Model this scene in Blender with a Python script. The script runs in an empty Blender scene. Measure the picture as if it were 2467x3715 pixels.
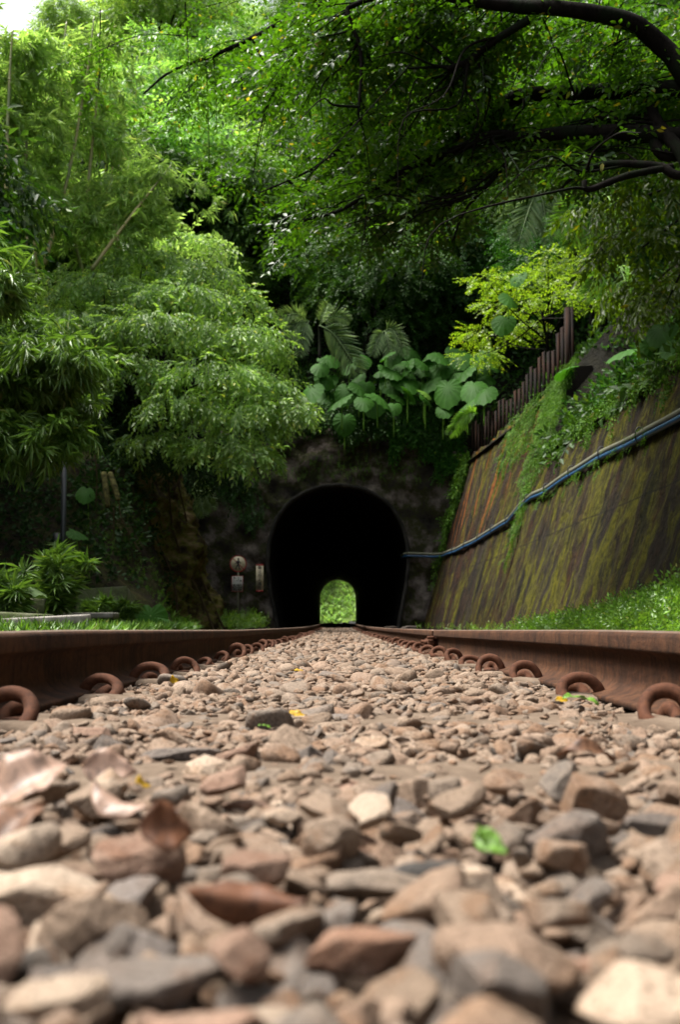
import bpy, bmesh, math, random
import numpy as np
from mathutils import Vector, Matrix
R = math.radians
rng = np.random.default_rng(11)
random.seed(11)
sc = bpy.context.scene
COL = sc.collection

# ------------------------------------------------------------ camera / light
CAMZ = 0.140
PITCH = R(5.51)
cam_d = bpy.data.cameras.new('camera')
cam = bpy.data.objects.new('camera', cam_d); COL.objects.link(cam)
cam.location = (0, 0, CAMZ)
cam.rotation_euler = (R(90) + PITCH, 0, R(-0.1))
cam_d.sensor_fit = 'VERTICAL'; cam_d.sensor_height = 36.0; cam_d.sensor_width = 24.0
FPX = 4200.0
cam_d.lens = 36.0 * FPX / 3715.0
cam_d.clip_start = 0.02; cam_d.clip_end = 2000
cam_d.dof.use_dof = True
cam_d.dof.focus_distance = 3.8
cam_d.dof.aperture_fstop = 7.5
sc.camera = cam

SUN_EL, SUN_AZ = R(64), R(-84)        # azimuth measured from +Y towards +X
w = bpy.data.worlds.new('World'); sc.world = w; w.use_nodes = True
nt = w.node_tree; nt.nodes.clear()
sky = nt.nodes.new('ShaderNodeTexSky'); sky.sky_type = 'NISHITA'; sky.sun_disc = False
sky.sun_elevation = SUN_EL; sky.sun_rotation = SUN_AZ; sky.dust_density = 4.0; sky.air_density = 1.2; sky.ozone_density = 1.0
hs = nt.nodes.new('ShaderNodeHueSaturation'); hs.inputs['Saturation'].default_value = 0.28
bg = nt.nodes.new('ShaderNodeBackground'); bg.inputs['Strength'].default_value = 0.12
wo = nt.nodes.new('ShaderNodeOutputWorld')
nt.links.new(sky.outputs[0], hs.inputs['Color']); nt.links.new(hs.outputs[0], bg.inputs['Color']); nt.links.new(bg.outputs[0], wo.inputs[0])
sun_d = bpy.data.lights.new('sun', 'SUN'); sun_d.energy = 3.5; sun_d.angle = R(30); sun_d.color = (1.0, 0.96, 0.88)
sun = bpy.data.objects.new('sun', sun_d); COL.objects.link(sun)
sd = Vector((math.sin(SUN_AZ) * math.cos(SUN_EL), math.cos(SUN_AZ) * math.cos(SUN_EL), math.sin(SUN_EL)))
sun.rotation_euler = sd.to_track_quat('Z', 'Y').to_euler()
sc.view_settings.view_transform = 'Standard'; sc.view_settings.look = 'None'
sc.view_settings.gamma = 1.0; sc.view_settings.exposure = 1.5
sc.cycles.max_bounces = 7; sc.cycles.diffuse_bounces = 3; sc.cycles.glossy_bounces = 2
sc.cycles.transmission_bounces = 4; sc.cycles.transparent_max_bounces = 4
sc.cycles.caustics_reflective = False; sc.cycles.caustics_refractive = False

# ------------------------------------------------------------ helpers
def W(px, py, Y):
    """photo pixel (2467 x 3715) at distance Y along the track -> world point"""
    dx = (px - 1226) / FPX; dy = (1857.5 - py) / FPX
    c, s = math.cos(PITCH), math.sin(PITCH)
    k = Y / (c - dy * s)
    return np.array((dx * k, Y, CAMZ + (s + dy * c) * k))

TZ = ((-20, 0), (0, 0), (2.4, 0), (6.5, -.022), (12, -.034), (18, -.042), (26, -.036), (34, -.008), (60, .03), (100, .12), (128, .19), (300, .2))
def tz(y):
    return np.interp(y, [a for a, b in TZ], [b for a, b in TZ])

def tag(o, label=None, cat=None, group=None, kind=None):
    if label: o['label'] = label
    if cat: o['category'] = cat
    if group: o['group'] = group
    if kind: o['kind'] = kind
    return o

def np_mesh(name, V, F, mat, smooth=False, UV=None):
    """V (n,3), F (m,k) one face size, or a list of such arrays"""
    Fs = F if isinstance(F, list) else [F]
    Fs = [np.asarray(f, dtype=np.int32) for f in Fs if len(f)]
    me = bpy.data.meshes.new(name)
    V = np.asarray(V, dtype=np.float32)
    me.vertices.add(len(V)); me.vertices.foreach_set('co', V.ravel())
    loops = np.concatenate([f.ravel() for f in Fs]); me.loops.add(len(loops)); me.loops.foreach_set('vertex_index', loops)
    tot = np.concatenate([np.full(len(f), f.shape[1], dtype=np.int32) for f in Fs])
    st = np.zeros(len(tot), dtype=np.int32); st[1:] = np.cumsum(tot)[:-1]
    me.polygons.add(len(tot)); me.polygons.foreach_set('loop_start', st)
    try: me.polygons.foreach_set('loop_total', tot)
    except Exception: pass
    if smooth: me.polygons.foreach_set('use_smooth', np.ones(len(tot), dtype=bool))
    if UV is not None:
        uv = me.uv_layers.new(name='UVMap'); uv.data.foreach_set('uv', np.asarray(UV, dtype=np.float32)[loops].ravel())
    me.update(calc_edges=True)
    if mat: me.materials.append(mat)
    return me

def link(name, me, parent=None, loc=None, rot=None, scale=None):
    o = bpy.data.objects.new(name, me); COL.objects.link(o)
    if parent: o.parent = parent
    if loc is not None: o.location = tuple(float(v) for v in loc)
    if rot is not None: o.rotation_euler = tuple(float(v) for v in rot)
    if scale is not None: o.scale = (scale,) * 3 if isinstance(scale, (int, float)) else tuple(scale)
    return o

def empty(name, loc=(0, 0, 0), rot=None):
    o = link(name, None, None, loc, rot); o.empty_display_size = .2
    return o

class MB:
    """collects quads/tris into one mesh"""
    def __init__(s): s.V = []; s.Q = []; s.T = []; s.n = 0
    def add(s, V, Q=None, T=None):
        V = np.asarray(V, dtype=float)
        if Q is not None and len(Q): s.Q.append(np.asarray(Q) + s.n)
        if T is not None and len(T): s.T.append(np.asarray(T) + s.n)
        s.V.append(V); s.n += len(V)
    def build(s, name, mat, parent=None, smooth=False, **kw):
        F = []
        if s.Q: F.append(np.concatenate(s.Q))
        if s.T: F.append(np.concatenate(s.T))
        return link(name, np_mesh(name, np.concatenate(s.V), F, mat, smooth), parent, **kw)

def catmull(P, n=6):
    P = np.asarray(P, float)
    if len(P) < 3: return P
    Q = np.vstack([2 * P[0] - P[1], P, 2 * P[-1] - P[-2]]); out = []
    for i in range(1, len(Q) - 2):
        for t in np.linspace(0, 1, n, endpoint=False):
            a, b, c, d = Q[i - 1], Q[i], Q[i + 1], Q[i + 2]
            out.append(.5 * (2 * b + (c - a) * t + (2 * a - 5 * b + 4 * c - d) * t * t + (3 * b - a - 3 * c + d) * t ** 3))
    out.append(Q[-2]); return np.array(out)

def tube(mb, P, rad, k=8, caps=True, wob=0.0):
    P = np.asarray(P, float); n = len(P)
    rad = np.interp(np.linspace(0, 1, n), np.linspace(0, 1, len(rad)), rad) if np.ndim(rad) else np.full(n, rad)
    T = np.gradient(P, axis=0); T /= np.linalg.norm(T, axis=1)[:, None] + 1e-9
    a = np.array((0, 0, 1.)) if abs(T[0, 2]) < .9 else np.array((1., 0, 0))
    V = []
    for i in range(n):
        x = a - T[i] * a.dot(T[i]); x /= np.linalg.norm(x) + 1e-9; a = x; y = np.cross(T[i], x)
        th = np.arange(k) * 2 * math.pi / k
        r = rad[i] * (1 + (wob * rng.standard_normal(k) if wob else 0))
        V.append(P[i] + np.outer(np.cos(th) * r, x) + np.outer(np.sin(th) * r, y))
    V = np.vstack(V); Q = []
    i = np.arange(n - 1)[:, None] * k; j = np.arange(k)[None]; j2 = (j + 1) % k
    Q = np.stack([i + j, i + j2, i + k + j2, i + k + j], -1).reshape(-1, 4)
    T3 = []
    if caps:
        V = np.vstack([V, P[:1], P[-1:]]); c0 = n * k
        jj = np.arange(k)
        T3 = np.vstack([np.stack([np.full(k, c0), (jj + 1) % k, jj], -1), np.stack([np.full(k, c0 + 1), (n - 1) * k + jj, (n - 1) * k + (jj + 1) % k], -1)])
    mb.add(V, Q, T3)

def box(mb, c, s, rz=0, jit=0):
    c = np.array(c, float); s = np.array(s, float) / 2
    V = np.array([(x, y, z) for x in (-1, 1) for y in (-1, 1) for z in (-1, 1)], float) * s
    if jit: V += rng.standard_normal(V.shape) * jit
    cz, sz = math.cos(rz), math.sin(rz)
    V = np.stack([V[:, 0] * cz - V[:, 1] * sz, V[:, 0] * sz + V[:, 1] * cz, V[:, 2]], -1) + c
    mb.add(V, [(0, 1, 3, 2), (4, 6, 7, 5), (0, 4, 5, 1), (2, 3, 7, 6), (0, 2, 6, 4), (1, 5, 7, 3)])

def bevel(o, w, seg=2):
    m = o.modifiers.new('bevel', 'BEVEL'); m.width = w; m.segments = seg; m.limit_method = 'ANGLE'
    return o

def vnoise(P, scale, seed=0, oct=3):
    """cheap smooth pseudo noise from summed sines"""
    g = np.random.default_rng(seed); P = np.asarray(P, float) * scale; out = np.zeros(P.shape[:-1]); amp = 1
    for o in range(oct):
        for k in range(4):
            d = g.standard_normal(3); d /= np.linalg.norm(d); f = (1.2 + g.random()) * 2 ** o
            out += amp * np.sin((P @ d) * f * 2 + g.random() * 7) / 4
        amp *= .55
    return out

# ------------------------------------------------------------ materials
def newmat(name):
    m = bpy.data.materials.new(name); m.use_nodes = True
    t = m.node_tree; b = t.nodes['Principled BSDF']
    return m, t, b
def nd(t, typ, **kw):
    n = t.nodes.new(typ)
    for k, v in kw.items():
        if k in n.inputs: n.inputs[k].default_value = v
        else: setattr(n, k, v)
    return n
def ramp(t, src, stops, interp='LINEAR'):
    r = t.nodes.new('ShaderNodeValToRGB'); r.color_ramp.interpolation = interp
    e = r.color_ramp.elements
    while len(e) < len(stops): e.new(.5)
    for el, (p, c) in zip(e, stops):
        el.position = p; el.color = (*c, 1) if len(c) == 3 else c
    t.links.new(src, r.inputs[0]); return r.outputs[0]
def mix(t, f, a, b, mode='MIX'):
    m = t.nodes.new('ShaderNodeMix'); m.data_type = 'RGBA'; m.blend_type = mode
    for s, v in ((m.inputs[0], f), (m.inputs[6], a), (m.inputs[7], b)):
        if hasattr(v, 'links'): t.links.new(v, s)
        elif isinstance(v, (int, float)): s.default_value = v
        else: s.default_value = (*v, 1)
    return m.outputs[2]
def noise(t, co, scale, detail=5, rough=.6, dist=0, mscale=None):
    if mscale is not None:
        mp = nd(t, 'ShaderNodeMapping'); mp.inputs['Scale'].default_value = mscale; t.links.new(co, mp.inputs[0]); co = mp.outputs[0]
    n = nd(t, 'ShaderNodeTexNoise', Scale=scale, Detail=detail, Roughness=rough, Distortion=dist)
    t.links.new(co, n.inputs['Vector']); return n.outputs['Fac']
def bump(t, b, h, strength=.4, dist=.02):
    n = nd(t, 'ShaderNodeBump', Strength=strength, Distance=dist); t.links.new(h, n.inputs['Height']); t.links.new(n.outputs[0], b.inputs['Normal'])

def leaf_mat(name, c1, c2, c3=None, transl=.35, rough=.38, spec=.5, hue=.0, tboost=1.3, tb=.5):
    m, t, b = newmat(name)
    geo = nd(t, 'ShaderNodeNewGeometry'); oi = nd(t, 'ShaderNodeObjectInfo')
    stops = [(0, c1), (.75, c2)] + ([(.97, c2), (1.0, c3)] if c3 else [])
    c = ramp(t, geo.outputs['Random Per Island'], stops)
    tc = nd(t, 'ShaderNodeTexCoord')
    nz = noise(t, tc.outputs['Object'], .9, 3)
    hv = nd(t, 'ShaderNodeHueSaturation')
    mr = nd(t, 'ShaderNodeMapRange'); mr.inputs[1].default_value = .3; mr.inputs[2].default_value = .7; mr.inputs[3].default_value = .7; mr.inputs[4].default_value = 1.35
    t.links.new(nz, mr.inputs[0]); t.links.new(mr.outputs[0], hv.inputs['Value'])
    mh = nd(t, 'ShaderNodeMapRange'); mh.inputs[3].default_value = .5 - hue; mh.inputs[4].default_value = .5 + hue
    t.links.new(oi.outputs['Random'], mh.inputs[0]); t.links.new(mh.outputs[0], hv.inputs['Hue'])
    t.links.new(c, hv.inputs['Color'])
    t.links.new(hv.outputs[0], b.inputs['Base Color']); b.inputs['Roughness'].default_value = rough
    b.inputs['Specular IOR Level'].default_value = spec
    tr = nd(t, 'ShaderNodeBsdfTranslucent')
    tcol = mix(t, 1.0, hv.outputs[0], (tboost * 1.15, tboost * 1.2, tboost * tb), 'MULTIPLY'); t.links.new(tcol, tr.inputs[0])
    ms = nd(t, 'ShaderNodeMixShader'); ms.inputs[0].default_value = transl
    t.links.new(b.outputs[0], ms.inputs[1]); t.links.new(tr.outputs[0], ms.inputs[2])
    t.links.new(ms.outputs[0], t.nodes['Material Output'].inputs[0])
    return m

M = {}
M['canopy'] = leaf_mat('canopy_leaf', (.018, .055, .004), (.050, .120, .006), (.26, .20, .02), transl=.45, rough=.33, tboost=1.7, spec=.4, tb=.5)
M['bright'] = leaf_mat('bright_leaf', (.09, .185, .04), (.22, .345, .085), (.48, .50, .11), transl=.42, rough=.38, tboost=1.6)
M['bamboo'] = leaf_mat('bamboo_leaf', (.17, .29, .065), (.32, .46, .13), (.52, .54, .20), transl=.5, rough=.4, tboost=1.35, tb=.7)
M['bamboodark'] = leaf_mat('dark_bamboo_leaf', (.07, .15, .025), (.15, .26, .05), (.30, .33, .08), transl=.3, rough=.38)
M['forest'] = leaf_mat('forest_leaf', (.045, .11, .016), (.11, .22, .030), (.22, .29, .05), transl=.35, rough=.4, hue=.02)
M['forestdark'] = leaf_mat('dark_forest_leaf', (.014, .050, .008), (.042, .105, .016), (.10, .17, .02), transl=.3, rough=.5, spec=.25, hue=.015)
M['forestlit'] = leaf_mat('daylight_tinted_forest_leaf', (.12, .23, .055), (.25, .39, .11), (.42, .48, .15), transl=.45, rough=.4, hue=.02, tboost=1.5)  # brighter forest leaf, daylight on the left hill painted into its colour
M['shade'] = leaf_mat('shade_tinted_leaf', (.03, .06, .003), (.075, .125, .005), (.2, .18, .01), transl=.4, rough=.4, spec=.3)  # leaf darkened so the right edge's shade sits in its colour
M['deepshade'] = leaf_mat('deep_shade_tinted_leaf', (.006, .020, .004), (.020, .050, .010), (.05, .09, .015), transl=.2, rough=.6, spec=.12)  # near-black green puts the hollow's shade into the leaf colour
M['yellow'] = leaf_mat('yellow_green_leaf', (.10, .19, .012), (.20, .30, .025), (.35, .33, .04), transl=.45, rough=.35, tb=.45)
M['taro'] = leaf_mat('broad_leaf', (.013, .058, .007), (.042, .130, .013), (.14, .25, .02), transl=.35, rough=.6, spec=.15)
M['palm'] = leaf_mat('palm_leaf', (.09, .16, .06), (.18, .26, .11), (.33, .32, .13), transl=.3, rough=.5, spec=.3)
M['fern'] = leaf_mat('fern_leaf', (.10, .22, .025), (.16, .31, .04), None, transl=.4)
M['grass'] = leaf_mat('grass_blade', (.06, .15, .018), (.14, .26, .035), (.36, .34, .12), transl=.4)
M['ivy'] = leaf_mat('creeper_leaf', (.03, .085, .008), (.07, .15, .014), (.14, .20, .02), transl=.25, rough=.6, spec=.12)
M['far'] = leaf_mat('sunny_leaf', (.24, .42, .11), (.40, .56, .18), (.55, .6, .3), transl=.4)

def bark_mat(name, c1, c2, moss=None):
    m, t, b = newmat(name); tc = nd(t, 'ShaderNodeTexCoord')
    n = noise(t, tc.outputs['Object'], 9, 6, .7, .3, (1, 1, .35))
    c = ramp(t, n, [(.3, c1), (.7, c2)])
    if moss:
        n2 = noise(t, tc.outputs['Object'], 3, 4); f = ramp(t, n2, [(.5, (0, 0, 0)), (.6, (1, 1, 1))]); c = mix(t, f, c, moss)
    t.links.new(c, b.inputs['Base Color']); b.inputs['Roughness'].default_value = .95; b.inputs['Specular IOR Level'].default_value = .08; bump(t, b, n, .8, .03); return m
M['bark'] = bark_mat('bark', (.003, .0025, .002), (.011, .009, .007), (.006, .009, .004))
M['barkpale'] = bark_mat('pale_bark', (.10, .08, .05), (.20, .17, .12))
M['vine'] = bark_mat('vine_bark', (.03, .02, .012), (.07, .05, .025))
def culm_mat():
    m, t, b = newmat('bamboo_culm'); tc = nd(t, 'ShaderNodeTexCoord')
    n = noise(t, tc.outputs['Object'], .8, 3); c = ramp(t, n, [(.4, (.16, .20, .07)), (.6, (.38, .32, .14))])
    t.links.new(c, b.inputs['Base Color']); b.inputs['Roughness'].default_value = .45; return m
M['culm'] = culm_mat()

def rust_mat(name, c1, c2, c3, sc_=60, rough=.85, streak=None):
    m, t, b = newmat(name); tc = nd(t, 'ShaderNodeTexCoord')
    n = noise(t, tc.outputs['Object'], sc_, 6, .7); n2 = noise(t, tc.outputs['Object'], 6, 4, .6, .5, streak or (1, 1, 1))
    c = ramp(t, n, [(.3, c1), (.6, c2)]); f = ramp(t, n2, [(.45, (0, 0, 0)), (.7, (1, 1, 1))]); c = mix(t, f, c, c3)
    t.links.new(c, b.inputs['Base Color']); b.inputs['Roughness'].default_value = rough; b.inputs['Specular IOR Level'].default_value = .2; bump(t, b, n, .5, .002); return m
def rail_mat():
    m, t, b = newmat('rail_rust'); tc = nd(t, 'ShaderNodeTexCoord'); co = tc.outputs['Object']
    n = noise(t, co, 70, 8, .75); n2 = noise(t, co, 5, 6, .7, .8, (1, .5, 2.5)); n3 = noise(t, co, 22, 6, .7, .4, (1, 1, .25))
    c = ramp(t, n, [(.3, (.012, .006, .004)), (.5, (.042, .017, .008)), (.68, (.085, .032, .013))]); f = ramp(t, n2, [(.42, (0, 0, 0)), (.62, (1, 1, 1))]); c = mix(t, f, c, mix(t, n, (.03, .013, .008), (.13, .055, .022)))
    d = ramp(t, n3, [(.38, (.45, .45, .45)), (.55, (1, 1, 1))]); c = mix(t, 1.0, c, d, 'MULTIPLY')
    t.links.new(c, b.inputs['Base Color']); b.inputs['Roughness'].default_value = .85; b.inputs['Specular IOR Level'].default_value = .2
    mm = nd(t, 'ShaderNodeMath', operation='ADD'); t.links.new(n, mm.inputs[0]); t.links.new(n2, mm.inputs[1]); bump(t, b, mm.outputs[0], .9, .004); return m
M['rail'] = rail_mat()
M['clip'] = rust_mat('clip_rust', (.030, .012, .006), (.085, .032, .015), (.060, .020, .009), 90)
M['fence'] = rust_mat('fence_rust', (.0015, .001, .0008), (.006, .0025, .0015), (.030, .009, .002), 12, streak=(1, 1, .2))
def steel_top():
    m, t, b = newmat('worn_rail_top'); tc = nd(t, 'ShaderNodeTexCoord')
    n = noise(t, tc.outputs['Object'], 30, 5, .6, 0, (6, .4, 1)); c = ramp(t, n, [(.3, (.16, .09, .055)), (.65, (.20, .15, .125))])
    t.links.new(c, b.inputs['Base Color']); b.inputs['Metallic'].default_value = .55; b.inputs['Roughness'].default_value = .45; return m
M['railtop'] = steel_top()

def stone_mat(name, c1, c2, c3, gain=.92):
    m, t, b = newmat(name); tc = nd(t, 'ShaderNodeTexCoord'); oi = nd(t, 'ShaderNodeObjectInfo'); geo = nd(t, 'ShaderNodeNewGeometry')
    ad = nd(t, 'ShaderNodeMath', operation='ADD'); t.links.new(oi.outputs['Random'], ad.inputs[0]); t.links.new(geo.outputs['Random Per Island'], ad.inputs[1])
    fr = nd(t, 'ShaderNodeMath', operation='FRACT'); t.links.new(ad.outputs[0], fr.inputs[0])
    off = nd(t, 'ShaderNodeVectorMath', operation='SCALE'); off.inputs[0].default_value = (7, 11, 5); t.links.new(fr.outputs[0], off.inputs['Scale'])
    va = nd(t, 'ShaderNodeVectorMath', operation='ADD'); t.links.new(tc.outputs['Object'], va.inputs[0]); t.links.new(off.outputs[0], va.inputs[1])
    co = va.outputs[0]
    base = ramp(t, fr.outputs[0], c1)
    n = noise(t, co, 45, 7, .65); n2 = noise(t, co, 14, 4, .6, 1.0); n3 = noise(t, co, 260, 3, .7)
    f = ramp(t, n, [(.35, (0, 0, 0)), (.7, (1, 1, 1))]); base = mix(t, .5, base, mix(t, f, base, c2))
    f2 = ramp(t, n2, [(.52, (0, 0, 0)), (.62, (.7, .7, .7))]); base = mix(t, f2, base, c3)
    sp = ramp(t, n3, [(.32, (.38, .36, .34)), (.52, (1, 1, 1))]); base = mix(t, 1.0, base, sp, 'MULTIPLY'); base = mix(t, 1.0, base, (gain, gain * .945, gain * .87), 'MULTIPLY')
    t.links.new(base, b.inputs['Base Color']); b.inputs['Roughness'].default_value = .82; b.inputs['Specular IOR Level'].default_value = .3
    mm = nd(t, 'ShaderNodeMath', operation='ADD'); t.links.new(n, mm.inputs[0]); t.links.new(n3, mm.inputs[1])
    bump(t, b, mm.outputs[0], .9, .003); return m
TAN = [(0, (.17, .125, .092)), (.2, (.23, .172, .130)), (.4, (.18, .115, .080)), (.6, (.28, .215, .168)), (.78, (.15, .122, .10)), (.9, (.11, .10, .094)), (1, (.25, .175, .13))]
M['stone'] = stone_mat('ballast_stone_tan', TAN, (.26, .20, .155), (.17, .095, .052))
M['stonegrey'] = stone_mat('ballast_stone_grey', [(0, (.095, .080, .073)), (.5, (.14, .122, .112)), (1, (.17, .15, .145))], (.19, .16, .14), (.13, .09, .068))
M['stonepale'] = stone_mat('ballast_stone_pale', [(0, (.33, .25, .19)), (1, (.39, .32, .26))], (.42, .35, .28), (.26, .17, .11))
M['stonepink'] = stone_mat('ballast_stone_pink', [(0, (.20, .125, .092)), (1, (.25, .16, .12))], (.28, .20, .155), (.17, .085, .05))
M['stonedark'] = stone_mat('ballast_stone_dark', [(0, (.03, .029, .028)), (1, (.055, .05, .048))], (.075, .068, .065), (.05, .04, .034))

def simple_noise_mat(name, stops, scale=8, bscale=None, bstr=.6, bdist=.03, rough=.9, detail=7):
    m, t, b = newmat(name); tc = nd(t, 'ShaderNodeTexCoord')
    n = noise(t, tc.outputs['Object'], scale, detail, .65); c = ramp(t, n, stops)
    t.links.new(c, b.inputs['Base Color']); b.inputs['Roughness'].default_value = rough
    b.inputs['Specular IOR Level'].default_value = .12; n2 = noise(t, tc.outputs['Object'], bscale or scale * 3, 6, .7); bump(t, b, n2, bstr, bdist); return m
M['dirt'] = simple_noise_mat('gravel_dirt', [(.3, (.03, .02, .013)), (.5, (.065, .043, .03)), (.7, (.13, .092, .065))], 30, 120, .9, .01)
M['sleeper'] = simple_noise_mat('weathered_wood', [(.3, (.075, .052, .036)), (.55, (.13, .095, .068)), (.75, (.18, .135, .10))], 18, 60, .7, .006)
M['bankrock'] = simple_noise_mat('mossy_bank_rock', [(.30, (.006, .005, .003)), (.44, (.045, .030, .012)), (.51, (.085, .085, .010)), (.58, (.12, .085, .035)), (.70, (.20, .15, .07))], 2.6, 9, 1, .10)
M['soil'] = simple_noise_mat('forest_soil', [(.3, (.004, .004, .003)), (.55, (.012, .011, .006)), (.75, (.012, .018, .006))], 3, 8, 1, .15)
M['bank'] = simple_noise_mat('bank_rock', [(.3, (.004, .004, .003)), (.46, (.020, .014, .008)), (.56, (.026, .030, .006)), (.70, (.060, .042, .02))], 3.2, 10, 1, .12)
M['portal'] = simple_noise_mat('dark_masonry', [(.3, (.008, .007, .006)), (.42, (.030, .026, .021)), (.48, (.034, .038, .012)), (.54, (.080, .066, .056)), (.66, (.19, .165, .145))], 1.3, 7, 1, .08)
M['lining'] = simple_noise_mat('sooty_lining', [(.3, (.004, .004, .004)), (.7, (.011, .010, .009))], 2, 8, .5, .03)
M['ring'] = simple_noise_mat('portal_ring', [(.35, (.012, .012, .011)), (.6, (.035, .033, .030)), (.75, (.08, .075, .07))], 2, 10, .8, .04)
M['concrete'] = simple_noise_mat('old_concrete', [(.3, (.13, .12, .10)), (.6, (.30, .28, .25)), (.8, (.36, .34, .30))], 7, 40, .6, .01)
M['mossconcrete'] = simple_noise_mat('mossy_concrete', [(.3, (.04, .04, .03)), (.5, (.10, .12, .05)), (.7, (.16, .15, .12))], 6, 30, .8, .02)
M['turf'] = simple_noise_mat('turf_soil', [(.3, (.05, .07, .02)), (.6, (.09, .14, .03)), (.8, (.16, .14, .08))], 5, 30, .8, .03)

def plain(name, c, rough=.5, metal=0, em=None):
    m, t, b = newmat(name); tc = nd(t, 'ShaderNodeTexCoord')
    n = noise(t, tc.outputs['Object'], 12, 5); cc = ramp(t, n, [(.3, tuple(v * .7 for v in c)), (.6, c)])
    t.links.new(cc, b.inputs['Base Color']); b.inputs['Roughness'].default_value = rough; b.inputs['Metallic'].default_value = metal; return m
M['bluepipe'] = plain('blue_plastic', (.008, .05, .12), .45)
M['greypipe'] = plain('grey_green_conduit', (.105, .108, .07), .75)
M['black'] = plain('black_paint', (.01, .01, .012), .6)
M['red'] = plain('red_paint', (.30, .02, .02), .6)
M['cream'] = plain('weathered_cream', (.50, .44, .30), .6)
M['whiteboard'] = plain('weathered_white', (.42, .43, .40), .6)
M['post'] = plain('grey_green_post', (.16, .16, .11), .6)
M['steelgrey'] = plain('dull_grey_metal', (.014, .018, .018), .5)
def dryleaf(name, c, rough=.5):
    m, t, b = newmat(name); tc = nd(t, 'ShaderNodeTexCoord')
    n = noise(t, tc.outputs['Object'], 90, 6, .7); n2 = noise(t, tc.outputs['Object'], 1, 3, .5, .2, (700, 40, 40))
    cc = ramp(t, n, [(.35, tuple(v * .35 for v in c)), (.5, c), (.7, tuple(min(1, v * 1.15) for v in c))]); vv = ramp(t, n2, [(.4, (.75, .75, .75)), (.6, (1, 1, 1))]); cc = mix(t, 1.0, cc, vv, 'MULTIPLY')
    t.links.new(cc, b.inputs['Base Color']); b.inputs['Roughness'].default_value = rough; b.inputs['Specular IOR Level'].default_value = .4; bump(t, b, n2, .5, .0006)
    tr = nd(t, 'ShaderNodeBsdfTranslucent'); t.links.new(cc, tr.inputs[0]); ms = nd(t, 'ShaderNodeMixShader'); ms.inputs[0].default_value = .3
    t.links.new(b.outputs[0], ms.inputs[1]); t.links.new(tr.outputs[0], ms.inputs[2]); t.links.new(ms.outputs[0], t.nodes['Material Output'].inputs[0]); return m
M['leafbrown'] = dryleaf('dry_leaf_brown', (.20, .10, .055), .5)
M['leafpale'] = dryleaf('dry_leaf_pale', (.40, .26, .19), .38)
M['leafyellow'] = dryleaf('fallen_leaf_yellow', (.50, .30, .01), .45)
M['leafgreen'] = dryleaf('fallen_leaf_green', (.17, .34, .04), .45)
M['leafrust'] = dryleaf('fallen_leaf_rust', (.16, .065, .030), .6)
M['bamboobit'] = simple_noise_mat('mottled_sheath', [(.35, (.012, .012, .005)), (.5, (.07, .065, .02)), (.65, (.13, .12, .04))], 14, 40, .5, .01)

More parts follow.
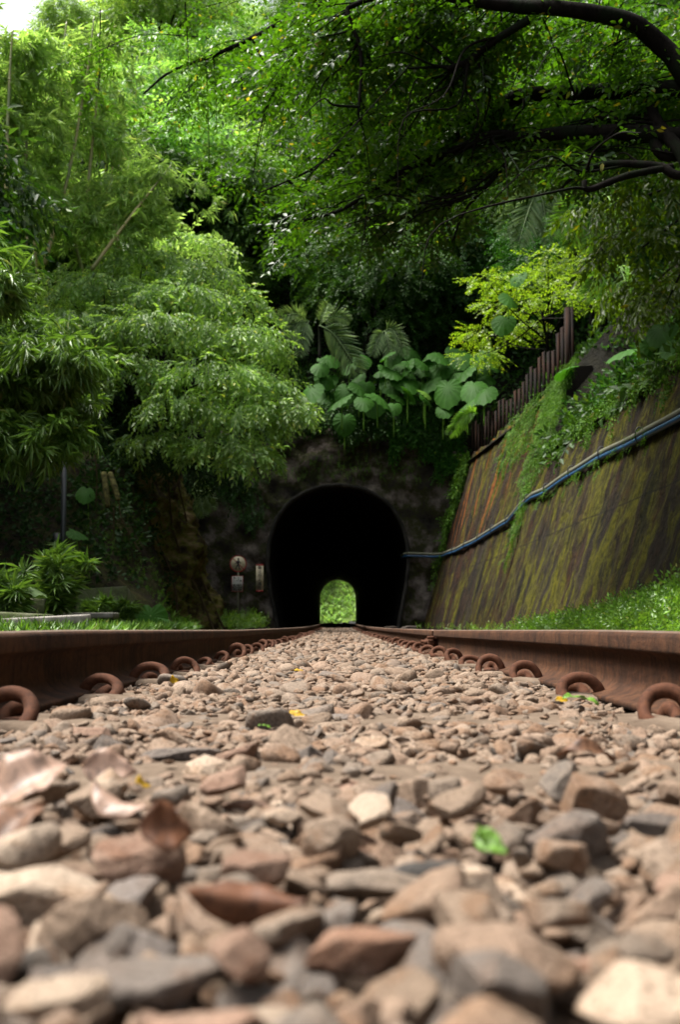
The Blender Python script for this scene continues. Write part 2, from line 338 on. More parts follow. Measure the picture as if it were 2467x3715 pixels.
def wall_mat():
    m, t, b = newmat('mossy_retaining_wall')
    uv = nd(t, 'ShaderNodeUVMap'); co = uv.outputs[0]
    fine = noise(t, co, 9, 8, .75); streak = noise(t, co, 1.0, 8, .72, .9, (1.5, .42, 1)); streak2 = noise(t, co, 1.0, 8, .75, 1.1, (1.9, .62, 1))
    big = noise(t, co, .30, 5, .6, .8); big2 = noise(t, co, .33, 6, .65, 1.0, (1, .8, 1)); patch = noise(t, co, 1.6, 7, .7, .6)
    base = ramp(t, streak, [(.30, (.012, .010, .008)), (.44, (.038, .025, .014)), (.54, (.060, .042, .028)), (.64, (.10, .085, .07)), (.74, (.17, .155, .14))])
    br = ramp(t, patch, [(.44, (0, 0, 0)), (.60, (.8, .8, .8))]); base = mix(t, br, base, mix(t, fine, (.022, .011, .004), (.22, .085, .018)))
    g = ramp(t, big, [(.50, (0, 0, 0)), (.60, (.8, .8, .8))]); base = mix(t, g, base, mix(t, streak, (.020, .018, .015), (.15, .14, .125)))
    mossmask = nd(t, 'ShaderNodeMath', operation='MULTIPLY')
    a = ramp(t, streak2, [(.46, (0, 0, 0)), (.56, (1, 1, 1))]); bb = ramp(t, big2, [(.43, (0, 0, 0)), (.49, (1, 1, 1))])
    t.links.new(a, mossmask.inputs[0]); t.links.new(bb, mossmask.inputs[1])
    base = mix(t, mossmask.outputs[0], base, mix(t, fine, (.03, .036, .001), (.46, .52, .01)))
    blk = ramp(t, noise(t, co, 1.0, 8, .8, .6, (2.2, .9, 1)), [(.40, (.18, .18, .17)), (.50, (1, 1, 1))]); base = mix(t, 1.0, base, blk, 'MULTIPLY')
    sj = nd(t, 'ShaderNodeSeparateXYZ'); t.links.new(co, sj.inputs[0])
    for out_, per, wdt in ((0, 4.1, .012), (1, 1.55, .016)):
        dv = nd(t, 'ShaderNodeMath', operation='DIVIDE'); dv.inputs[1].default_value = per; t.links.new(sj.outputs[out_], dv.inputs[0])
        fr_ = nd(t, 'ShaderNodeMath', operation='FRACT'); t.links.new(dv.outputs[0], fr_.inputs[0])
        lt = nd(t, 'ShaderNodeMath', operation='LESS_THAN'); lt.inputs[1].default_value = wdt; t.links.new(fr_.outputs[0], lt.inputs[0])
        ml = nd(t, 'ShaderNodeMath', operation='MULTIPLY'); ml.inputs[1].default_value = .65; t.links.new(lt.outputs[0], ml.inputs[0]); base = mix(t, ml.outputs[0], base, (.012, .010, .008))
    # rust runs under the old steel fence: u is the distance along the wall, v the height up the face
    sx = nd(t, 'ShaderNodeSeparateXYZ'); t.links.new(co, sx.inputs[0])
    wv = noise(t, co, 1.0, 3, .5, .2, (3.2, .10, 1))
    rm = ramp(t, wv, [(.56, (0, 0, 0)), (.61, (1, 1, 1))])
    mu = nd(t, 'ShaderNodeMapRange'); mu.inputs[1].default_value = 24; mu.inputs[2].default_value = 27; t.links.new(sx.outputs[0], mu.inputs[0])
    mv = nd(t, 'ShaderNodeMapRange'); mv.inputs[1].default_value = 1.9; mv.inputs[2].default_value = 2.9; t.links.new(sx.outputs[1], mv.inputs[0])
    m1 = nd(t, 'ShaderNodeMath', operation='MULTIPLY'); t.links.new(mu.outputs[0], m1.inputs[0]); t.links.new(mv.outputs[0], m1.inputs[1])
    m2 = nd(t, 'ShaderNodeMath', operation='MULTIPLY'); t.links.new(m1.outputs[0], m2.inputs[0]); t.links.new(rm, m2.inputs[1])
    base = mix(t, m2.outputs[0], base, mix(t, fine, (.25, .075, .012), (.75, .32, .07)))
    dm = ramp(t, fine, [(.34, (.35, .35, .35)), (.55, (1, 1, 1))]); base = mix(t, 1.0, base, dm, 'MULTIPLY'); base = mix(t, 1.0, base, (.32, .265, .20), 'MULTIPLY')
    t.links.new(base, b.inputs['Base Color']); b.inputs['Roughness'].default_value = .85; b.inputs['Specular IOR Level'].default_value = .15
    mm = nd(t, 'ShaderNodeMath', operation='ADD'); t.links.new(fine, mm.inputs[0]); t.links.new(streak, mm.inputs[1])
    bump(t, b, mm.outputs[0], 1.0, .09); return m
M['wall'] = wall_mat()

# ------------------------------------------------------------ terrain sheets
def sheet(name, nx, ny, fn, mat, smooth=True, uvfn=None):
    a, b_ = np.meshgrid(np.linspace(0, 1, nx), np.linspace(0, 1, ny), indexing='ij')
    V = fn(a, b_); V = np.stack(V, -1).reshape(-1, 3)
    i = np.arange(nx - 1)[:, None] * ny; j = np.arange(ny - 1)[None]
    Q = np.stack([i + j, i + ny + j, i + ny + j + 1, i + j + 1], -1).reshape(-1, 4)
    UV = np.stack(uvfn(a, b_), -1).reshape(-1, 2) if uvfn else None
    return link(name, np_mesh(name, V, Q, mat, smooth, UV))

def wx0(y):   return np.interp(y, [0, 28, 35.6], [2.9, 2.9, 2.66])
def wk(y):    return np.interp(y, [0, 24, 35.6], [.33, .32, .24])
def wH(y):    return np.interp(y, [-10, 12, 21.9, 22.1, 36], [3.1, 3.1, 3.45, 5.0, 5.05])
def wtop(y):  return wx0(y) + wk(y) * wH(y)

def f_ground(a, b):
    x = (a - .5) * 900; y = -300 + b * 900
    return x, y, np.full_like(x, -.45)
tag(sheet('ground', 20, 20, f_ground, M['soil']), kind='structure')

def f_bed(a, b):
    y = -6 + b * 134; x = -2.3 + a * 5.3
    z = tz(y) - .035 + .008 * np.sin(x * 37 + y * 23) + .006 * np.sin(x * 61 - y * 41)
    z = z - .30 * (a < .001) - .3 * (a > .999)
    return x, y, z
tag(sheet('trackbed', 60, 900, f_bed, M['dirt']), kind='structure')

def f_right(a, b):
    y = -10 + b * 46.4; t = a ** 1.6 * 40; x = wtop(y) - .12 + t
    P = np.stack([x, y, 0 * x], -1)
    return x, y, wH(y) - .12 + .85 * t + .35 * vnoise(P, .5, 3) * np.clip(t, 0, 1)
tag(sheet('right_hillside', 60, 90, f_right, M['soil']), kind='structure')

def bank_start(y): return np.interp(y, [-10, 8, 16, 21, 24, 27, 29.5, 31, 36.5], [-1.9, -1.9, -2.2, -2.9, -3.5, -3.9, -4.1, -4.3, -4.5])
def left_z(x, y):
    t = bank_start(y) - x
    steep = np.interp(y, [0, 18, 23, 40], [0, 0, 1, 1])
    flat = .06 + .02 * t + .95 * np.clip(t - 4.6, 0, 99)
    bank = .1 + 2.9 * np.clip(t, 0, 1.15) + .85 * np.clip(t - 1.15, 0, 99)
    return flat * (1 - steep) + bank * steep
def f_left(a, b):
    y = -10 + b * 46.6; t = a ** 1.8 * 42; x = bank_start(y) - t
    P = np.stack([x, y, 0 * x], -1)
    z = left_z(x, y) + np.clip(t * .25, 0, .35) * vnoise(P, .9, 5) * np.interp(y, [0, 18, 23, 40], [.12, .3, 1, 1])
    st_ = np.interp(y, [0, 18, 23, 40], [0, .2, 1, 1]) * np.clip(t * 3, 0, 1); P3 = np.stack([x, y, z], -1)
    x = x + st_ * (.22 * vnoise(P3, .9, 51) + .10 * vnoise(P3, 2.4, 52) + .05 * vnoise(P3, 6, 53)); z = z + st_ * .10 * vnoise(P3, 2.6, 54)
    return x, y, z
tag(sheet('left_hillside', 220, 400, f_left, M['bank']), kind='structure')

def hill_z(x, y):
    return 5.7 + np.interp(y, [36, 80, 100, 127], [0, 35.5, 33, .6]) + .40 * np.clip(np.abs(x) - 4, 0, 50) - .95 * np.clip(-x - 12, 0, 14) * np.clip((y - 50) / 30, 0, 1) + .8 * np.clip(-x - 30, 0, 30)
def f_hill(a, b):
    x = (a - .5) * 130; y = 36.3 + b * 91
    P = np.stack([x, y, 0 * x], -1)
    return x, y, hill_z(x, y) + .8 * vnoise(P, .2, 8) * np.clip((y - 37) * .2, 0, 1)
tag(sheet('hill_over_tunnel', 90, 80, f_hill, M['soil']), kind='structure')
def f_farh(a, b):
    x = (a - .5) * 90; y = 140 + b * 60
    P = np.stack([x, y, 0 * x], -1)
    return x, y, .0 + (y - 140) * .9 + .8 * vnoise(P, .3, 12)
tag(sheet('far_hillside', 50, 40, f_farh, M['turf']), kind='structure')
def f_exitbed(a, b):
    return (a - .5) * 30, 127.9 + b * 13, .19 * np.ones_like(a) - .07
tag(sheet('exit_trackbed', 4, 4, f_exitbed, M['dirt']), kind='structure')

# ------------------------------------------------------------ tunnel
def horseshoe(n, grow=0.0):
    """outline from the left foot over the crown to the right foot, (x, z)"""
    pts = [(-1.76, -.25), (-1.92, .55), (-2.07, 1.35), (-2.13, 2.1), (-2.07, 2.75), (-1.83, 3.4), (-1.38, 3.93), (-.72, 4.27), (0, 4.38)]
    pts = pts + [(-x, z) for x, z in pts[-2::-1]]
    P = catmull(np.array([(x, 0, z) for x, z in pts]), 8)[:, [0, 2]]
    s = np.concatenate([[0], np.cumsum(np.linalg.norm(np.diff(P, axis=0), axis=1))]); q = np.linspace(0, s[-1], n)
    P = np.stack([np.interp(q, s, P[:, 0]), np.interp(q, s, P[:, 1])], -1)
    if grow:
        T = np.gradient(P, axis=0); T /= np.linalg.norm(T, axis=1)[:, None]
        P = P + np.stack([-T[:, 1], T[:, 0]], -1) * grow
    return P
YP = 35.6
tun = tag(empty('railway_tunnel', (0, YP, 0)), 'old dark horseshoe tunnel portal in mossy masonry under the jungle', 'tunnel', kind='thing')
NS = 97
# bore (horseshoe near the portal, straight-sided further in)
H0 = horseshoe(NS)
def far_outline(n):
    pts = [(-1.95, -.2), (-1.95, 2.6)] + [(-1.95 * math.cos(t), 2.75 + 2.0 * math.sin(t)) for t in np.linspace(0, math.pi, 30)] + [(1.95, 2.6), (1.95, -.2)]
    P = np.array(pts); s = np.concatenate([[0], np.cumsum(np.linalg.norm(np.diff(P, axis=0), axis=1))]); q = np.linspace(0, s[-1], n)
    return np.stack([np.interp(q, s, P[:, 0]), np.interp(q, s, P[:, 1])], -1)
H1 = far_outline(NS)
ys = np.concatenate([np.linspace(.0, 8, 12), np.linspace(10, 92.4, 60)])
V = []
for y in ys:
    f = np.clip((y - 60) / 32, 0, 1); P = H0 * (1 - f) + H1 * f
    V.append(np.stack([P[:, 0], np.full(NS, y), P[:, 1] + tz(y + YP) * f], -1))
V = np.concatenate(V); V[:, :] += (vnoise(V, 1.4, 2) * .03)[:, None] * np.array((1, 0, 1))
i = np.arange(len(ys) - 1)[:, None] * NS; j = np.arange(NS - 1)[None]
Q = np.stack([i + j, i + j + 1, i + NS + j + 1, i + NS + j], -1).reshape(-1, 4)
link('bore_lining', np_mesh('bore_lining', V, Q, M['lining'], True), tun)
# portal face: from the opening out to an uneven outer edge
NT = 34; Hout = horseshoe(NS)
V = []
outer = []
for k in range(NS):
    x, z = H0[k]; u = k / (NS - 1)
    ox = np.interp(u, [0, .28, .42, .5, .6, .74, 1], [-6.2, -6.2, -3.0, 0, 2.2, 4.1, 3.3]); oz = np.interp(u, [0, .28, .42, .5, .6, .74, 1], [-.25, 6.4, 6.5, 6.5, 6.5, 5.6, -.25])
    outer.append((ox, oz))
outer = np.array(outer)
for s_ in np.linspace(0, 1, NT):
    G = horseshoe(NS, .02) * (1 - s_) + outer * s_
    V.append(np.stack([G[:, 0], np.zeros(NS), G[:, 1]], -1))
V = np.concatenate(V)
V[:, 1] += -.13 * vnoise(V, 1.2, 21) - .07 * vnoise(V, 4, 22) + .12 + .10 * np.clip(V[:, 2] - 4.6, 0, 3)
V[:NS, 1] = 0.0
i = np.arange(NT - 1)[:, None] * NS
Q = np.stack([i + j, i + NS + j, i + NS + j + 1, i + j + 1], -1).reshape(-1, 4)
link('portal_wall', np_mesh('portal_wall', V, Q, M['portal'], True), tun)
# narrow render edge round the opening
A = horseshoe(NS, -.015); B = horseshoe(NS, .085); rows_ = []
for G, yo in ((A, .35), (A, -.03), (B, -.05), (B, .15)):
    rows_.append(np.stack([G[:, 0], np.full(NS, yo), G[:, 1]], -1))
V = np.concatenate(rows_); V[:, 1] += .02 * vnoise(V, 2.5, 41); V[:, [0, 2]] += (.018 * vnoise(V, 3.1, 42))[:, None]
i = np.arange(3)[:, None] * NS
link('portal_ring', np_mesh('portal_ring', V, np.stack([i + j, i + NS + j, i + NS + j + 1, i + j + 1], -1).reshape(-1, 4), M['ring'], True), tun)
# side cheeks of the far end
mb = MB()
for sx in (-1, 1): box(mb, (sx * 7.02, 92.3, 5), (10, .4, 12))
box(mb, (0, 92.3, 8.1), (4.2, .4, 6)); mb.build('far_portal_wall', M['portal'], tun)

# ------------------------------------------------------------ retaining wall
def wall_section(name, y0, y1, label, ny, top=None):
    nv = 40; root = empty(name, (wx0(y0), y0, 0)); tag(root, label, 'retaining wall', kind='thing')
    Y, V_ = np.meshgrid(np.linspace(y0, y1, ny), np.linspace(0, 1, nv), indexing='ij')
    H = (wH(np.clip(Y, y0 + .15, y1 - .15)) + .12)
    z = -.3 + V_ * (H + .3); x = wx0(Y) + wk(Y) * z
    P = np.stack([x, Y, z], -1)
    x = x + .035 * vnoise(P, 1.5, 31) + .015 * vnoise(P, 5, 32)
    if top is not None: z = z + .10 * vnoise(P * [1, 1, 0], 1.3, 34) * V_ ** 6
    P = np.stack([x - wx0(y0), Y - y0, z], -1)
    cols = list(np.moveaxis(P, 1, 0))
    c1 = cols[-1] + np.array((.38, 0, .02)); c2 = c1 + np.array((.02, 0, -.8))   # top and back of the coping
    c3 = cols[0] + np.array((1.4, 0, 0))
    G = np.stack([c3] + cols + [c1, c2], 1); n2 = G.shape[1]
    UV = np.concatenate([np.stack([Y[:, :1], Y[:, :1] * 0], -1), np.stack([Y, z], -1), np.stack([Y[:, :1], Y[:, :1] * 0 + 5.4], -1), np.stack([Y[:, :1], Y[:, :1] * 0 + 6], -1)], 1).reshape(-1, 2)
    i = np.arange(ny - 1)[:, None] * n2; j = np.arange(n2 - 1)[None]
    Q = np.stack([i + j, i + j + 1, i + n2 + j + 1, i + n2 + j], -1).reshape(-1, 4)
    me = np_mesh('wall_face', G.reshape(-1, 3), Q, M['wall'], True, UV)
    link('wall_face', me, root)
    for yy, cc in ((0, 0), (y1 - y0, -1)):
        e = MB(); g = G[cc]; e.add(np.vstack([g, [[g[:, 0].max() + .02, yy, -.3]]]), T=[(n2, k, k + 1) for k in range(n2 - 1)])
        e.build('end_face', M['wall'], root)
    return root
wall_section('retaining_wall', -6, 22.0, 'long near stretch of mossy brown sloping concrete retaining wall, its top overgrown', 280, True)
wall_section('retaining_wall', 22.06, 35.7, 'taller far stretch of streaked retaining wall with rust runs beside the tunnel', 150, True)

def wallpt(y, z, off=0.0):
    k = wk(y); n = np.array((-1, 0, k)) / math.sqrt(1 + k * k)
    return np.array((wx0(y) + k * z, y, z)) + n * off

# pipes along the wall
PZ = [(-4, 2.3), (3, 2.3), (8, 2.28), (12.3, 2.30), (14, 2.36), (16, 2.44), (18, 2.46), (20, 2.44), (21.5, 2.50), (23, 2.44), (24, 2.27), (26, 2.26), (29, 2.2), (32, 2.17), (35.0, 2.2)]
def pipe_path(dz, off):
    P = [wallpt(y, np.interp(y, [a for a, b in PZ], [b for a, b in PZ]) + dz + .006 * math.sin(y * 2.1), off) for y in np.arange(-4, 35.0, .35)]
    P = np.array(P); e = P[-1]
    P = np.vstack([P, [e + (-.25, .25, .0)], [(2.7, 35.42, e[2] + .03)], [(2.2, 35.44, e[2] + .05)], [(2.06, 35.6, e[2] + .05)], [(2.0, 36.4, e[2] + .05)]]); return P
p = empty('water_pipe', (0, 0, 0)); tag(p, 'bright blue plastic water pipe running along the sloping mossy wall', 'pipe')
mb = MB(); tube(mb, pipe_path(-.050, .070), .034, 12); mb.build('pipe', M['bluepipe'], p, True)
mb = MB()
for y in np.arange(1, 34, 2.1):
    c = wallpt(y, np.interp(y, [a for a, b in PZ], [b for a, b in PZ]) + .006 * math.sin(y * 2.1), .075)
    th = np.linspace(0, 2 * math.pi, 14)
    ring = c + np.outer(np.cos(th) * .052, (0, 0, 1)) * 1.9 + np.outer(np.sin(th) * .052, (1, 0, 0)); tube(mb, ring, .010, 6)
mb.build('pipe_clamps', M['black'], p, True)
p = empty('conduit', (0, 0, 0)); tag(p, 'pale grey corrugated conduit lying on top of the blue pipe', 'conduit')
mb = MB(); tube(mb, pipe_path(.028, .070), .037, 12, wob=.03); mb.build('pipe', M['greypipe'], p, True)

# rusty sheet-pile fence on the wall top
fe = empty('rusty_fence', (0, 0, 0)); tag(fe, 'tall rusty fence of old steel sections standing on the far wall top', 'fence')
NP = 27
for k in range(NP):
    y = 35.2 - 12.6 * (k / (NP - 1)) ** .97
    h = np.interp(y, [22.5, 26, 30, 35.2], [1.42, 1.2, 1.15, 1.22]) * (1 + .07 * rng.standard_normal())
    c = np.array((wtop(y) + .17, y, wH(y) - .15)); mb = MB()
    wd = .10 if k < NP - 2 else .2
    box(mb, c + (0, 0, h / 2), (.015, wd * 1.15, h)); box(mb, c + (-.02, wd * .6, h / 2), (.045, .014, h)); box(mb, c + (-.02, -wd * .6, h / 2 - .01), (.045, .014, h - .02))
    if k == NP - 1: box(mb, c + (-.09, 0, h / 2), (.10, .16, h))
    o = mb.build('steel_section', M['fence'], fe); 

# ------------------------------------------------------------ track
def sweep(profile, ys, x0, side, name, mat_side, mat_top, toptest, parent, bend=None):
    P = np.array(profile) * [side, 1]; n = len(P)
    V = []
    for y in ys:
        dxy = bend(y) if bend else 0
        V.append(np.stack([x0 * side + P[:, 0] + dxy, np.full(n, y), P[:, 1] + tz(y)], -1))
    V = np.concatenate(V); i = np.arange(len(ys) - 1)[:, None] * n; j = np.arange(n)[None]; j2 = (j + 1) % n
    Q = np.stack([i + j, i + j2, i + n + j2, i + n + j], -1).reshape(-1, 4)
    if side > 0: Q = Q[:, ::-1]
    me = np_mesh(name, V, [Q], mat_side); me.materials.append(mat_top)
    mi = np.zeros(len(Q), dtype=np.int32)
    tops = np.array([toptest(profile[k], profile[(k + 1) % n]) for k in range(n)])
    mi[:] = np.tile(tops, len(ys) - 1).astype(np.int32)
    me.polygons.foreach_set('material_index', mi)
    # end caps
    bm = bmesh.new(); bm.from_mesh(me); bm.verts.ensure_lookup_table()
    for s_ in (0, (len(ys) - 1) * n):
        try: bm.faces.new([bm.verts[s_ + k] for k in range(n)])
        except Exception: pass
    bmesh.ops.recalc_face_normals(bm, faces=bm.faces); bm.to_mesh(me); bm.free()
    return link(name, me, parent)
# rail section, x measured from the gauge line (0) outward, base at z=.006, top z=.127
def rail_profile():
    pts = [(.001, .092), (0, .096), (0, .117), (.002, .1215), (.006, .1248), (.014, .1268), (.031, .1276), (.048, .1268), (.056, .1248), (.060, .1215), (.062, .117), (.062, .096), (.061, .092), (.050, .0885), (.040, .083), (.0385, .075),
           (.0380, .045), (.041, .034), (.055, .024), (.075, .0185), (.091, .0155), (.0920, .013), (.0920, .006), (-.030, .006), (-.030, .013), (-.029, .0155), (-.013, .0185), (.007, .024), (.021, .034), (.0240, .045), (.0235, .075), (.022, .083), (.012, .0885)]
    pts = [(x, z if z > .088 else (.0885 - (.0885 - z) * 1.17)) for x, z in pts]
    return pts
tt = lambda a, b: a[1] > .1235 and b[1] > .1235
GX = .5335
ysn = np.concatenate([np.arange(-4, 6.5, .25), [6.50]])
ysf = np.concatenate([[6.515], np.arange(6.8, 40, .5), np.arange(40, 138, 2)])
r = empty('rail', (0, 0, 0)); tag(r, 'long rusty steel rail on the left side of the track, dark inner face', 'rail', 'running rails')
sweep(rail_profile(), np.concatenate([np.arange(-4, 40, .4), np.arange(40, 138, 2)]), GX, -1, 'rail_section', M['rail'], M['railtop'], tt, r)
r1 = empty('rail', (0, 0, 0)); tag(r1, 'near rusty brown rail on the right, ending at the bolted joint', 'rail', 'running rails')
sweep(rail_profile(), ysn, GX, 1, 'rail_section', M['rail'], M['railtop'], tt, r1)
r2 = empty('rail', (0, 0, 0)); tag(r2, 'rusty right-hand rail running from the bolted joint into the tunnel', 'rail', 'running rails')
sweep(rail_profile(), ysf, GX, 1, 'rail_section', M['rail'], M['railtop'], tt, r2, bend=lambda y: -.006 * math.exp(-(y - 6.5)))
# fish plate with bolts on the inner face of the joint
fp = empty('fish_plate', (GX, 6.7, tz(6.6))); tag(fp, 'rusty bolted fish plate joining the two right-hand rails', 'fish plate')
mb = MB(); box(mb, (.010, .0, .060), (.022, .40, .050)); bevel(mb.build('plate', M['clip'], fp), .004)
for yy in (-.14, -.05, .06, .15):
    mb = MB(); tube(mb, [(-.002, yy, .058), (-.014, yy, .058), (-.022, yy, .058)], [.017, .017, .015], 6); tube(mb, [(-.02, yy, .058), (-.045, yy, .058)], .010, 10); mb.build('bolt', M['clip'], fp)
mb = MB(); box(mb, (-.014, -.205, .084), (.042, .05, .020)); box(mb, (-.012, -.20, .055), (.040, .035, .03)); bevel(mb.build('lug', M['clip'], fp), .006)

# sleepers
SY = [1.09 + .64 * k for k in range(0, 56)]
me = None
grp = 'wooden sleepers under the rails'
for k, y in enumerate(SY):
    if me is None or k % 4 == 0:
        mb = MB()
        L, wd = 1.9, .225; nx = 40
        for s0 in range(nx):
            pass
        a = np.linspace(-L / 2, L / 2, nx); prof = [(-wd / 2, -.12), (-wd / 2, -.008), (-wd / 2 + .01, 0), (-.05, .003), (0, -.002), (.05, .002), (wd / 2 - .01, 0), (wd / 2, -.008), (wd / 2, -.12)]
        V = np.array([(x, p_[0], p_[1]) for x in a for p_ in prof]); n = len(prof)
        V[:, 1:] += rng.standard_normal((len(V), 2)) * [.0025, .002]
        i = np.arange(nx - 1)[:, None] * n; j = np.arange(n - 1)[None]
        mb.add(V, np.stack([i + j, i + n + j, i + n + j + 1, i + j + 1], -1).reshape(-1, 4))
        me = np_mesh('sleeper', np.concatenate(mb.V), np.concatenate(mb.Q), M['sleeper'], True)
    o = link('sleeper', me, None, (0, y, tz(y) - .002 + .002 * rng.standard_normal()), (0, 0, .006 * rng.standard_normal()))
    nm = {0: 'nearest weathered sleeper, its pale top showing among the stones', 1: 'second weathered sleeper, between the nearest pair of clips', 2: 'third weathered sleeper up the track'}
    tag(o, nm.get(k, 'weathered sleeper farther up the track, flush with the gravel'), 'sleeper', grp)

# spring clips
path = catmull([(.020, .012, .012), (.016, .034, .030), (.002, .046, .040), (-.009, .055, .026), (-.012, .044, .013), (-.012, .0, .011), (-.014, -.032, .011), (-.028, -.052, .014), (-.044, -.044, .024), (-.047, -.022, .043), (-.034, -.006, .060), (-.008, -.002, .068), (.018, -.004, .062), (.034, -.006, .044), (.040, -.006, .028), (.047, .004, .020), (.052, .020, .019)], 5)
mb = MB(); tube(mb, path * [.88, 1, .92], .0112, 10); clip_me = np_mesh('clip_rod', mb.V[0], [mb.Q[0], mb.T[0]], M['clip'], True)
mb = MB(); box(mb, (-.010, .008, .010), (.036, .062, .030)); box(mb, (-.01, .008, -.004), (.075, .085, .012)); sh_me = np_mesh('shoulder', np.concatenate(mb.V), np.concatenate(mb.Q), M['clip'])
ordn = ['nearest', 'second', 'third', 'fourth', 'fifth', 'sixth', 'seventh', 'eighth', 'ninth', 'tenth']
for side, nm in ((-1, 'left'), (1, 'right')):
    for k, y in enumerate(SY[1:]):
        x = (GX - .046) * side; yy = y + .02 * rng.standard_normal() * (k > 0)
        root = empty('rail_clip', (x, yy, tz(y) - .025), (.13 * rng.standard_normal(), .09 * rng.standard_normal(), 0.24 * rng.standard_normal()))
        root.scale = (side * (1 + .10 * rng.standard_normal()), 1 + .08 * rng.standard_normal(), 1 + .10 * rng.standard_normal())
        if k < 10:
            lb = ('rusty spring clip nearest the camera beside the %s rail' % nm) if k == 0 else '%s rusty spring clip up the %s rail, counted from the camera' % (ordn[k], nm)
        else: lb = 'small rusty spring clip in the far row along the %s rail' % nm
        tag(root, lb, 'rail clip', 'spring clips along the %s rail' % nm)
        link('clip_rod', clip_me, root)
        if k < 26: link('shoulder', sh_me, root)

# ------------------------------------------------------------ ballast stones
ICO = {}
def ico(n):
    if n not in ICO:
        bm = bmesh.new(); bmesh.ops.create_icosphere(bm, subdivisions=n, radius=1)
        ICO[n] = (np.array([v.co[:] for v in bm.verts]), np.array([[v.index for v in f.verts] for f in bm.faces])); bm.free()
    return ICO[n]
def stone_shape(seed, D, fine=True):
    g = np.random.default_rng(seed)
    npl = g.integers(8, 13)
    N = g.standard_normal((npl, 3)); N /= np.linalg.norm(N, axis=1)[:, None]
    N = np.vstack([N, [(0, 0, 1), (0, 0, -1)]]); h = g.uniform(.62, 1.0, len(N))
    p_ = g.choice([14, 26, 45, 70])
    dots = np.clip(D @ N.T, 1e-4, None) / h
    rr = (dots ** p_).sum(1) ** (-1 / p_)
    rr = np.minimum(rr, 1.25)
    V = D * rr[:, None]
    V *= np.array((1.0, g.uniform(.6, .95), g.uniform(.38, .75)))
    if fine: V *= (1 + .035 * vnoise(V, 2.2, seed + 5) + .020 * vnoise(V, 6, seed + 9) + .009 * vnoise(V, 17, seed + 11))[:, None]
    return V
NTMP = 36
hiV, hiF = ico(5); mdV, mdF = ico(3); loV, loF = ico(2)
HI = [stone_shape(s, hiV) for s in range(NTMP)]; MD = [stone_shape(s, mdV) for s in range(NTMP)]; LO = [stone_shape(s, loV) for s in range(NTMP)]

stones = []          # x, y, z, r
class Grid:
    def __init__(s, c): s.c = c; s.d = {}
    def ok(s, x, y, r, f):
        i, j = int(x // s.c), int(y // s.c)
        for a in (-1, 0, 1):
            for b in (-1, 0, 1):
                for (X, Y, Rr) in s.d.get((i + a, j + b), ()):
                    if (x - X) ** 2 + (y - Y) ** 2 < (f * (r + Rr)) ** 2: return False
        return True
    def put(s, x, y, r): s.d.setdefault((int(x // s.c), int(y // s.c)), []).append((x, y, r))
def on_sleeper(y):
    k = round((y - 1.09) / .64); return abs(y - (1.09 + .64 * k)) < .105 and y > 1.02
def scatter(xr, yr, tries, rlo, rhi, f, z0, zj, skip=None, keep_sleeper=1.0):
    g = Grid(rhi * 2.2)
    for _ in range(tries):
        x = random.uniform(*xr); y = random.uniform(*yr)
        if yr[0] >= 0 and abs(x) > .30 * y + .12 and y < 3: continue
        r = rlo + (rhi - rlo) * random.random() ** 2
        os_ = on_sleeper(y)
        if os_ and random.random() > keep_sleeper: continue
        if abs(abs(x) - .50) < .06 and r > .014: continue
        if not g.ok(x, y, r, f): continue
        g.put(x, y, r); zz = z0 + random.gauss(0, zj) + (.002 if os_ else 0)
        stones.append((x, y, float(tz(y)) + zz - (.010 if .40 < abs(x) < .6 else 0), r))
random.seed(5)
BX = (-.50, .50)
scatter(BX, (.24, 1.0), 9000, .017, .031, .74, -.012, .005)
scatter(BX, (.24, 1.0), 9000, .008, .017, .7, -.010, .006)
scatter(BX, (.24, .95), 400, .016, .026, 1.15, .010, .003)
scatter(BX, (1.0, 2.2), 16000, .014, .032, .76, -.007, .005, keep_sleeper=.02)
scatter(BX, (.95, 2.2), 12000, .006, .013, .75, -.004, .004, keep_sleeper=.10)
scatter(BX, (2.2, 6.0), 40000, .016, .041, .80, -.008, .006, keep_sleeper=.12)
scatter(BX, (2.2, 6.0), 14000, .006, .012, .9, -.002, .003, keep_sleeper=.3)
scatter(BX, (6.0, 15.0), 60000, .020, .046, .85, -.008, .008, keep_sleeper=.7)
scatter(BX, (15.0, 36.5), 60000, .026, .046, .9, -.012, .011)
scatter((-1.9, -.68), (.5, 20), 26000, .018, .032, .85, -.014, .006)
scatter((.68, 2.6), (.5, 20), 30000, .018, .032, .85, -.014, .006)
random.seed(9)
scatter((-.5, .5), (-2.5, .24), 9000, .018, .032, .8, -.014, .006)
scatter((-1.9, -.68), (-2.5, .5), 5000, .018, .032, .85, -.014, .006)
scatter((.68, 2.6), (-2.5, .5), 6000, .018, .032, .85, -.014, .006)
print('stones', len(stones))
